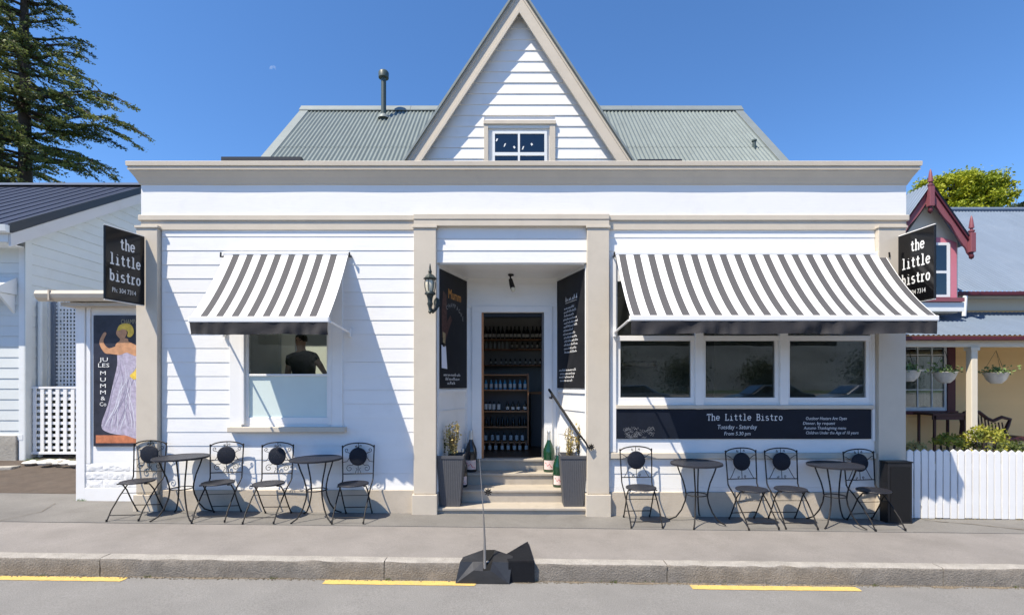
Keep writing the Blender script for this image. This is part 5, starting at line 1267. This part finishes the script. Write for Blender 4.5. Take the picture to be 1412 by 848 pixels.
rr = random.Random(33); hd = thing('hedge', 'dark green hedge in the yard seen through the lattice gate', 'hedge', (-8, 3.0, .4))
lf = MB(); leaves(lf, rr, [(rr.uniform(-9.2, -6.4), 2.94 + rr.random() * .12, .4 + rr.random() ** .8 * 1.02) for _ in range(5200)], .05, 1)
lf.build('foliage', M['darkleaf'], hd, fix=False)
lf2 = MB(); leaves(lf2, rr, [(rr.uniform(-9.2, -8.0), 3.22 + rr.random() * .14, 1.3 + rr.random() * 2.0) for _ in range(4200)], .05, 1); lf2.build('foliage', M['darkleaf'], hd, fix=False)  # upper foliage added as a dark backing behind the fine lattice
for k in range(8): MB().tube([(-9.1 + k * .36, 3.0, .38), (-9.05 + k * .36, 3.0, 1.2)], .012, 5).build('stem', M['bark'], hd)
# ================================================================ right neighbour cottage
CW = 3.0
C_ = thing('cream_cottage', 'cream weatherboard cottage with blue iron roof, verandah and maroon trimmed dormer', 'house', (9, CW, 0))
cwall = bx('front_wall', M['cream'], C_, 5.9, 16, CW, CW + .12, .1, 3.6)
win = (PX(1236, CW), PX(1314, CW), PZ(571, CW), PZ(474, CW) + .1)
boards(cwall, CW, 24, 5.9, 11.5, M['cream'], .132, .33, holes=[win], lip=.006)
bx('frieze_board', M['creamtrim'], C_, 5.9, 16, CW - .035, CW - .002, PZ(430, CW) + .02, PZ(404, CW))
bx('side_wall', M['cream'], C_, 5.9, 6.0, CW + .121, 9, .1, 3.6)
cwn = thing('window', None, None, (win[0] + .5, CW, win[2])); cwn.parent = C_
a, b, c, d_ = win
bx('frame', M['maroon'], cwn, b - .15, b, CW - .06, CW, c, d_); bx('frame', M['maroon'], cwn, a, a + .12, CW - .06, CW, c, d_); bx('sill', M['maroon'], cwn, a - .03, b + .03, CW - .09, CW, c - .0, c + .07)
a2, b2, c2 = a + .121, b - .151, c + .071
bx('sash', M['palewhite'], cwn, b2 - .05, b2, CW - .035, CW - .001, c2, d_); bx('sash', M['palewhite'], cwn, a2, b2 - .051, CW - .035, CW - .001, c2, c2 + .07)
zm = PZ(512, CW); bx('sash', M['palewhite'], cwn, a2, b2 - .051, CW - .03, CW - .001, zm, zm + .04)
for zz in (PZ(538, CW), PZ(490, CW)): bx('glazing_bar', M['palewhite'], cwn, a2, b2 - .051, CW - .027, CW - .006, zz, zz + .018)
for k in (1, 2): bx('glazing_bar', M['palewhite'], cwn, a2 + (b2 - a2) * k / 3 - .01, a2 + (b2 - a2) * k / 3 + .01, CW - .026, CW - .0065, c2 + .07, d_)
bx('pane', M['glass'], cwn, a2, b2 - .05, CW - .015, CW - .011, c2 + .05, d_)
mb = MB(); mb.grid(lambda u, v: (a2 + (b2 - a2) * (.30 + .7 * u), CW - .0075 + .0022 * math.sin(u * 60) , c2 + (d_ - c2) * v), 80, 2); mb.build('curtain', M['curtain'], cwn, fix=False)
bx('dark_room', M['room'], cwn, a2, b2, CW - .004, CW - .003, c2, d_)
# verandah
vy0 = 1.5; vz0, vz1 = PZ(461, vy0), PZ(431, CW - .04)
corrugated('verandah_roof', C_, M['bluetin'], 5.5, 13.5, (vy0 - .05, vz0 - .02), (CW - .04, vz1), wave=.085, amp=.011)
bx('verandah_gutter', M['maroon'], C_, 5.5, 13.5, vy0 - .09, vy0 - .0, PZ(469.5, vy0), vz0 - .04, bevel=.01)
bx('verandah_beam', M['creamtrim'], C_, 5.5, 13.5, vy0 + .04, vy0 + .14, PZ(478, vy0) , PZ(469.5, vy0) + .0)
bx('verandah_floor', M['concrete'], C_, 5.9, 13.5, 1.4, CW - .01, .28, .34)
vx = PX(1340, vy0 + .09)
for xx in (vx, vx + 2.9):
    bx('post', M['creamtrim'], C_, xx - .055, xx + .055, vy0 + .035, vy0 + .145, .34, PZ(478, vy0) - .002, bevel=.012)
    bx('post_cap', M['creamtrim'], C_, xx - .075, xx + .075, vy0 + .02, vy0 + .16, PZ(478, vy0) - .06, PZ(478, vy0) - .003)
# main roof
me_y, me_z = 2.68, PZ(402, 2.68); mr_y = 6.5; mr_z = PZ(291, mr_y)
corrugated('main_roof', C_, M['bluetin'], 8.30, 17, (me_y, me_z), (mr_y, mr_z), wave=.085, amp=.010)
corrugated('main_roof', C_, M['bluetin'], 6.8, 8.29, (me_y + 1.0, me_z + 1.0 * (mr_z - me_z) / (mr_y - me_y)), (mr_y, mr_z), wave=.085, amp=.010)
MB().tube([(6.8, mr_y, mr_z + .03), (17, mr_y, mr_z + .03)], .07, 8).build('ridge_capping', M['bluetin'], C_, smooth=True)
bx('main_gutter', M['maroon'], C_, 8.28, 17, me_y - .10, me_y - .0, me_z - .09, me_z - .015, bevel=.01)
bx('eave_soffit', M['creamtrim'], C_, 8.28, 17, me_y, CW - .04, me_z - .10, me_z - .08)
# dormer
dY = 2.3; dB = 2.08; ax, az = PX(1283, dB), PZ(258, dB); kd = 1.42
hw = .60; dcx = PX(1283, dY)
MB().prism([(dcx - hw, 3.1), (dcx + hw - .1, 3.1), (dcx + hw - .1, az - .15 - kd * (hw - .1)), (dcx, az - .15), (dcx - hw, az - .15 - kd * hw)], 'y', dY, dY + 1.6).build('dormer_wall', M['creamtrim'], C_)
R1 = PX(1340, dB) - ax
def scallop(sgn, L_):
    top = [(ax, az), (ax + sgn * L_, az - kd * L_)]; bot = []
    n = 22
    for i in range(n, -1, -1):
        t = L_ * i / n; wv = .15 + .05 * abs(math.sin(PI * 2.0 * i / n)) + (.05 if i > n - 3 else 0)
        bot.append((ax + sgn * t, az - kd * t - wv * 1.0))
    return top + bot
for sgn in (-1, 1):
    MB().prism(scallop(sgn, R1), 'y', dB, dB + .035).build('scalloped_barge', M['rose'], C_)
    L_ = R1 + .03
    MB().prism([(ax, az + .03), (ax + sgn * L_, az + .03 - kd * L_), (ax + sgn * L_, az - .012 - kd * L_), (ax, az - .012)], 'y', dB - .03, dB + .05).build('barge_cap', M['maroon'], C_)
    nx, nz = sgn * kd / math.hypot(1, kd), 1 / math.hypot(1, kd)
    def f(u, v):
        y = dB - .045 + 2.9 * u; h = .010 * math.sin(2 * PI * y / .085); t = v * (R1 + .02)
        return (ax + sgn * t + nx * h, y, az + .075 - kd * t + nz * h)
    MB().grid(f, 200, 1).build('dormer_roof', M['bluetin'], C_, smooth='all', fix=False)
def finial(px, ys, y_):
    X = PX(px, y_); Zt, Zb = PZ(ys[0], y_), PZ(ys[1], y_); h = Zt - Zb
    q_ = .045
    MB().box(X - q_, X + q_, y_ - q_, y_ + q_, Zb + h * .16, Zb + h * .60).build('finial_post', M['rose'], C_, bevel=.008)
    pr = [(0, 1.0), (.012, .97), (.024, .90), (.040, .73), (.040, .71), (.022, .70), (.022, .67), (.048, .655), (.048, .63), (.03, .60)]
    MB().lathe([(.03, Zb + h * .16), (.028, Zb + h * .12), (.04, Zb + h * .08), (.032, Zb + h * .03), (0, Zb)], (X, y_, 0), 10).build('finial_drop', M['maroon'], C_, smooth=True)
    MB().lathe([(r, Zb + h * t) for r, t in pr], (X, y_, 0), 10).build('finial', M['rose'], C_, smooth=True)
finial(1283, (233, 295), dB - .04); finial(1339.5, (297, 358), dB - .02)
dw_ = thing('dormer_window', None, None, (dcx + .2, dY, 3.3)); dw_.parent = C_
wz0, wz1 = PZ(412, dY), PZ(330, dY)
xl_, xr_ = dcx - .30, PX(1316, dY)
arc_ = [(xr_ - (xr_ - xl_) * i / 10, wz1 - .08 + .10 * math.sin(PI * i / 10)) for i in range(11)]
MB().prism([(xl_, wz0), (xr_, wz0)] + arc_, 'y', dY - .05, dY - .002).build('frame', M['pink'], dw_)
xi0, xi1 = xl_ + .1, PX(1306, dY)
bx('sash', M['palewhite'], dw_, xi0, xi1, dY - .065, dY - .051, wz0 + .02, wz1 - .08); 
bx('pane', M['glassdark'], dw_, xi0 + .05, xi1 - .07, dY - .069, dY - .0655, PZ(374, dY), wz1 - .13); bx('pane', M['glassdark'], dw_, xi0 + .05, xi1 - .07, dY - .069, dY - .0655, wz0 + .07, PZ(378, dY))
bx('dormer_sill', M['rose'], C_, xl_ - .05, PX(1322, dY), dY - .12, dY - .001, wz0 - .07, wz0 - .001); bx('dormer_apron', M['palewhite'], C_, xl_ - .05, PX(1324, dY), dY - .08, dY - .001, PZ(430, dY), wz0 - .08)
MB().tube([(PX(1331, 2.5), 2.5, PZ(408, 2.5)), (PX(1329, 2.5), 2.5, PZ(436, 2.5))], .035, 8).build('downpipe', M['palewhite'], C_, smooth=True)
# hanging baskets
def basket(px, by, label, seed, r=.17):
    y = 1.72; x = PX(px, y); zt = PZ(by, y)
    o = thing('hanging_basket', label, 'hanging basket', (x, y, zt), 'hanging baskets under the verandah')
    MB().lathe([(.0, -.19), (.07, -.185), (.13, -.12), (r, -.01), (r + .012, 0), (r - .005, .004), (r - .03, -.02)], (x, y, zt), 16).build('bowl', M['stone'], o, smooth=True)
    for k in range(3):
        a = k * 2.1 + .4; MB().tube([(x + r * math.cos(a), y + r * math.sin(a), zt), (x, y, PZ(478, vy0) - .05)], .003, 4).build('chain', M['black'], o)
    lf = MB(); rr = random.Random(seed); leaves(lf, rr, [(x + rr.gauss(0, .10), y + rr.gauss(0, .09), zt + abs(rr.gauss(.0, .06)) - .02) for _ in range(170)], .03, 1); lf.build('foliage', M['basketleaf'], o, fix=False)
basket(1253, 511, 'hanging basket half hidden behind the rightmost column', 1); basket(1303, 513, 'white hanging basket in front of the cottage window', 2); basket(1373.5, 514, 'white hanging basket right of the verandah post', 3)
# verandah furniture
vt = thing('verandah_table', 'dark narrow table below the cottage window', 'table', (PX(1300, 2.5), 2.5, .34))
tx0, tx1, tz = PX(1274, 2.5), PX(1324, 2.5), PZ(569, 2.5)
bx('table_top', M['cane'], vt, tx0, tx1, 2.3, 2.75, tz - .04, tz); bx('apron', M['cane'], vt, tx0 + .03, tx1 - .03, 2.33, 2.36, tz - .12, tz - .041)
for xx in (tx0 + .05, tx1 - .08): 
    for yy in (2.33, 2.68): bx('leg', M['cane'], vt, xx, xx + .035, yy, yy + .035, .34, tz - .041)
cs = thing('cane_settee', 'dark cane settee with a scrolled back on the verandah', 'settee', (PX(1370, 2.3), 2.3, .34))
sx0_, sx1_ = PX(1334, 2.3), PX(1404, 2.3); cz = PZ(600, 2.3); tp = PZ(566, 2.3)
ar = [(sx0_ + .02, cz)] + [(sx0_ + .02 + .02 * math.cos(t), cz + .2 + .15 * t / 3) for t in (0, 1, 2)] + [(sx0_ + .08, tp - .05), (sx0_ + .22, tp), (sx0_ + .36, tp - .04), (sx0_ + .5, tp - .15), (sx0_ + .62, tp - .2), (sx0_ + .78, tp - .13), (sx1_, tp - .17), (sx1_ - .04, tp - .28), (sx1_ - .12, cz)]
MB().tube([(a, 2.45, b) for a, b in ar], .032, 8).build('back_frame', M['cane'], cs, smooth=True)
for i in range(12):
    a = sx0_ + .08 + i * .065; h = tp - .05 - .18 * clampf((a - sx0_ - .3) / .3, 0, 1)
    MB().tube([(a, 2.46, cz), (a + .03, 2.47, (cz + h) / 2), (a, 2.46, h)], .011, 5).build('cane_strand', M['cane'], cs)
MB().box(sx0_, sx1_ - .05, 2.0, 2.5, cz - .08, cz).build('seat', M['cane'], cs, bevel=.03)
for a in (sx0_ + .04, sx1_ - .12):
    for y in (2.04, 2.44): MB().tube([(a, y, .34), (a, y, cz - .07)], .025, 7).build('leg', M['cane'], cs)
# garden shrubs behind the fence
def round_shrub(px, pyt, pyb, rpx, Y, mt, seed, label):
    x = PX(px, Y); s_ = sc(Y); zt = PZ(pyt, Y); r = rpx / s_; rr = random.Random(seed)
    o = thing('garden_shrub', label, 'shrub', (x, Y, -.1), 'rounded shrubs behind the picket fence')
    lf = MB(); pts = []
    for _ in range(int(900 * (r / .25) ** 1.5)):
        th = rr.uniform(0, 6.28); ph = rr.uniform(-.1, 1) ; rad = r * rr.uniform(.6, 1.05) * (1 + .12 * math.sin(th * 3 + ph * 5))
        zc = zt - r * .9
        pts.append((x + rad * math.cos(th) * math.sqrt(max(0, 1 - ph * ph)), Y + rad * math.sin(th) * math.sqrt(max(0, 1 - ph * ph)), zc + rad * ph * .9 - (rr.random() * .4 if ph < .1 else 0)))
    leaves(lf, rr, pts, .022, 1); lf.build('foliage', mt, o, fix=False)
    for k in range(6):
        a = k; MB().tube([(x, Y, -.1), (x + .5 * r * math.cos(a), Y + .5 * r * math.sin(a), zt - r * .6)], .01, 5).build('stem', M['bark'], o)
round_shrub(1307, 598, 617, 18, .5, M['hedge'], 1, 'small yellow-green shrub behind the fence, left of the verandah post')
round_shrub(1359, 587, 617, 25, .5, M['hedge'], 2, 'larger golden shrub behind the fence, right of the verandah post')
round_shrub(1262, 609, 617, 13, .4, M['yellowleaf'], 3, 'low yellow shrub peeping over the fence beside the rightmost column')
round_shrub(1335, 606, 617, 14, .7, M['greenleaf'], 4, 'low dark green shrub at the foot of the verandah post')
round_shrub(1392, 606, 617, 18, .7, M['greenleaf'], 5, 'low green shrub at the right edge behind the fence')
# picket fence
pf = thing('picket_fence', 'white picket fence running right from the bistro corner', 'fence', (6.5, .0, -.07))
rr = random.Random(4)
for i in range(34):
    x = 5.475 + i * .1005; zt = .895 + g(x) + .06 + rr.uniform(-.006, .006); zb = g(x) + rr.uniform(.008, .02); t = rr.uniform(-.003, .003)
    mb = MB().prism([(x - .0405, zb), (x + .0405, zb), (x + .0405 + t, zt - .03), (x + t, zt), (x - .0405 + t, zt - .03)], 'y', -.02 + rr.uniform(-.002, .002), .0); mb.build('picket', M['white'], pf)
for z in (.2, .68): bx('rail', M['white_trim'], pf, 5.43, 8.9, .002, .045, z - .08, z)
for xx in (5.5, 7.3, 8.8): bx('post', M['white_trim'], pf, xx, xx + .09, .05, .14, -.15, .80)
mb = MB(); rr = random.Random(14)
for i in range(34): tuft(mb, rr.uniform(5.5, 8.5), -.035, g(6.5) + .0, 4, .035, rr, .04)
tag(mb.build('fence_weeds', M['yellowleaf'], fix=False), 'dry grass along the foot of the picket fence', 'weeds', kind='stuff')

# ================================================================ trees
def conifer(X, Y, seed, tips, label, top, rnd, leafn=1.15):
    rr = random.Random(seed); o = thing('cedar_tree', label, 'tree', (X, Y, 0), 'tall cedars behind the pale house')
    MB().tube([(X, Y, -.2), (X + .1, Y, top * .4), (X, Y, top * .75), (X + .1, Y, top)], [.36, .30, .20, .04], 10).build('trunk', M['bark'], o, smooth=True)
    lb = MB(); lf = MB()
    br = [(py, (PX(px, Y), Y - rr.uniform(-.5, 1.0), PZ(pt, Y))) for py, px, pt in tips]
    B_ = [(PZ(py, Y), t) for py, t in br]
    for _ in range(rnd):
        z = rr.uniform(10.5, top - 1); L_ = clampf((top - z) * .62, .8, 6.4) * rr.uniform(.55, 1.0); a = rr.uniform(0, 2 * PI) if rr.random() < .6 else rr.uniform(-PI * .85, -PI * .15)
        if math.cos(a) > .25 and z < 21: L_ *= .62
        B_.append((z, (X + L_ * math.cos(a), Y + L_ * math.sin(a), z + L_ * rr.uniform(-.12, .10))))
    for z0, tip in B_:
        p0 = Vector((X, Y, z0)); p1 = Vector(tip); L_ = (p1 - p0).length; dr = (p1 - p0).normalized(); side = Vector((-dr.y, dr.x, 0)); side.normalize()
        path = []
        for i in range(7):
            t = i / 6; q = p0.lerp(p1, t); q.z += .10 * L_ * math.sin(t * PI) * .5 - .05 * L_ * math.sin(t * PI * 2); path.append(q)
        lb.tube(path, [.065 * (1 - i / 7) + .010 for i in range(7)], 5)
        nt_ = int(L_ * 7)
        for j in range(nt_):
            t = rr.uniform(.07, 1.0); k = min(5, int(t * 6)); q = path[k].lerp(path[k + 1], t * 6 - k)
            tl = (.20 + .24 * L_ * (1 - t) ** .7 + .1) * rr.uniform(.5, 1.1); sg = rr.choice((-1, 1))
            d2 = (side * sg * rr.uniform(.5, 1) + dr * rr.uniform(.5, 1.1)).normalized()
            e = q + d2 * tl + Vector((0, 0, rr.uniform(-.30, .02) * tl))
            lb.tube([q, e], [.014, .006], 3, cap=False)
            n_ = int(tl * 24 * leafn) + 4; pts = []
            for m_ in range(n_):
                u = rr.random(); c = q.lerp(e, u); pts.append((c.x + rr.gauss(0, .07), c.y + rr.gauss(0, .07), c.z + rr.gauss(0, .035) - .04))
            leaves(lf, rr, pts, .062, .3)
    lb.build('branches', M['bark'], o, fix=False); lf.build('foliage', M['needle'], o, fix=False)
    return o
conifer(PX(33, 18), 18, 21, [(118, 181, 146), (128, 172, 158), (150, 213, 197), (158, 196, 206), (168, 170, 190), (140, 150, 176), (100, 131, 128), (84, 122, 108), (78, 126, 86), (58, 122, 72), (50, 118, 56), (28, 108, 36), (20, 92, 26), (0, 84, 8), (-20, 70, -12), (190, 136, 232), (205, 130, 246), (214, 150, 243), (230, 105, 250), (180, 110, 205), (135, 120, 150)],
        'tall dark cedar behind the pale house, its long branches reaching toward the bistro', 25.5, 90)
conifer(PX(-8, 19.5), 19.5, 22, [(60, 40, 70), (120, 60, 130), (180, 55, 190)], 'second tall cedar at the left edge behind the pale house', 26.5, 75)
def leafy(name, label, px, py, rpx, rpy, Y, mt, seed, n, leaf, group=None):
    X, Zc = PX(px, Y), PZ(py, Y); rx, rz = rpx / sc(Y), rpy / sc(Y); rr = random.Random(seed)
    o = thing(name, label, 'tree', (X, Y, 0), group)
    tr_ = MB().tube([(X, Y, -.3), (X + .2, Y, Zc * .4), (X, Y, Zc - rz * .3)], [.35, .28, .16], 9)
    tr_.build('trunk', M['bark'], o, smooth=True); lb = MB(); lf = MB()
    cl_ = []
    for i in range(170):
        a = rr.uniform(0, 6.28); v = rr.uniform(-.6, 1); r = math.sqrt(max(0, 1 - v * v)) * rr.uniform(.5, 1.0)
        cl_.append((X + rx * r * math.cos(a), Y + rx * r * math.sin(a), Zc + rz * v * rr.uniform(.75, 1.0), rx * rr.uniform(.09, .15)))
    for c in cl_:
        lb.tube([(X, Y, Zc - rz * .6), ((X + c[0]) / 2, (Y + c[1]) / 2, (Zc - rz * .3 + c[2]) / 2), c[:3]], [.10, .05, .015], 5)
        leaves(lf, rr, [(c[0] + rr.gauss(0, c[3] * .6), c[1] + rr.gauss(0, c[3] * .6), c[2] + rr.gauss(0, c[3] * .38)) for _ in range(n // 170)], leaf, .8)
    lb.build('limbs', M['bark'], o, fix=False); lf.build('crown', mt, o, fix=False)
leafy('spring_tree', 'bright yellow-green tree in spring leaf behind the cottage roof', 1311, 284, 63, 43, 25, M['spring'], 31, 42000, .085)
leafy('dark_tree', 'dark tree top just above the cottage roof at the right edge', 1405, 300, 26, 18, 30, M['darkleaf'], 32, 3500, .16)

# ================================================================ parked cars across the road (seen mirrored in the window panes)
def make_car(paint, label):
    o = thing('parked_car', label, 'car', (0, 0, 0), 'cars parked across the road')
    side = [(-2.1, .35), (-2.15, .62), (-1.95, .80), (-1.15, .93), (-.55, 1.38), (.75, 1.42), (1.45, 1.02), (2.05, .92), (2.15, .60), (2.1, .33)]
    MB().prism(side, 'y', -.82, .82).build('body', paint, o, bevel=.09)
    for s in (-1, 1):
        MB().prism([(-1.0, .95), (-.5, 1.32), (.7, 1.35), (1.25, 1.02)], 'y', s * .815, s * .832).build('side_window', M['glassdark'], o)
        for x in (-1.35, 1.35):
            wv = MB(lambda a, b, c, x=x, s=s: (x + a, s * (.70 + c), .31 + b)); wv.lathe([(.18, 0), (.30, .0), (.32, .03), (.32, .13), (.29, .15), (.19, .145), (.17, .12), (0, .12)], (0, 0, 0), 20); wv.build('wheel', M['tyre'], o, smooth=True)
    MB().hexa([(-1.2, -.66, .95), (-1.2, .66, .95), (-1.15, .66, .95), (-1.15, -.66, .95), (-.62, -.6, 1.36), (-.62, .6, 1.36), (-.57, .6, 1.36), (-.57, -.6, 1.36)]).build('windscreen', M['glassdark'], o)
    for s in (-1, 1): bx('headlight', M['lampglass'], o, -2.13, -2.04, s * .62 - .15, s * .62 + .15, .62, .74, bevel=.03)
    return o
for x, mt, lb in ((18.2, M['carpaint'], 'silver car parked across the road, mirrored in the right pane'), (13.4, M['carpaint2'], 'dark car parked across the road, mirrored in the middle pane'), (6.0, M['carpaint'], 'second silver car parked across the road, mirrored in the left pane'), (-9, M['carpaint2'], 'second dark car parked across the road, left of the entrance')):
    c = make_car(mt, lb); c.location = (x, -19, .35)
rr = random.Random(77); lf = MB()
for k in range(9):
    cx_, cy_, r = -34 + k * 12 + rr.uniform(-3, 3), -62 - rr.uniform(0, 8), rr.uniform(2.4, 5.0)
    leaves(lf, rr, [(cx_ + rr.gauss(0, r * .5), cy_ + rr.gauss(0, r * .4), 1 + r * .7 + rr.gauss(0, r * .42)) for _ in range(3800)], .17, 1)
tag(lf.build('far_trees', M['darkleaf'], fix=False), 'row of dark trees beyond the car park, seen mirrored in the panes', 'trees', kind='stuff')
# ================================================================ moon
mm = bpy.data.materials.new('moonlight'); mm.use_nodes = True; N = mm.node_tree.nodes; L = mm.node_tree.links
e = N.new('ShaderNodeEmission'); e.inputs[0].default_value = (.8, .88, 1, 1); e.inputs[1].default_value = .6; t = N.new('ShaderNodeBsdfTransparent'); x_ = N.new('ShaderNodeMixShader')
nz = N.new('ShaderNodeTexNoise'); nz.inputs['Scale'].default_value = .15; g_ = N.new('ShaderNodeNewGeometry'); L.new(g_.outputs['Position'], nz.inputs['Vector'])
mr = N.new('ShaderNodeMapRange'); mr.inputs['From Min'].default_value = .3; mr.inputs['From Max'].default_value = .7; mr.inputs['To Min'].default_value = .02; mr.inputs['To Max'].default_value = .22; L.new(nz.outputs['Fac'], mr.inputs['Value'])
L.new(mr.outputs[0], x_.inputs[0]); L.new(t.outputs[0], x_.inputs[1]); L.new(e.outputs[0], x_.inputs[2]); L.new(x_.outputs[0], N['Material Output'].inputs[0])
mY = 1500; mX, mZ, mr_ = PX(376, mY), PZ(95, mY), 4.6 / sc(mY)
pts = [(mX + mr_ * math.cos(math.radians(a)), mZ + mr_ * math.sin(math.radians(a))) for a in range(-30, 191, 10)] + [(mX + mr_ * (.35 * math.cos(math.radians(a)) * 1.0 + .25), mZ + mr_ * .35 * math.sin(math.radians(a)) - mr_ * .2) for a in range(180, 0, -30)]
struct('moon', MB().add([(a, mY, b) for a, b in pts], [tuple(range(len(pts)))]), mm, fix=False)
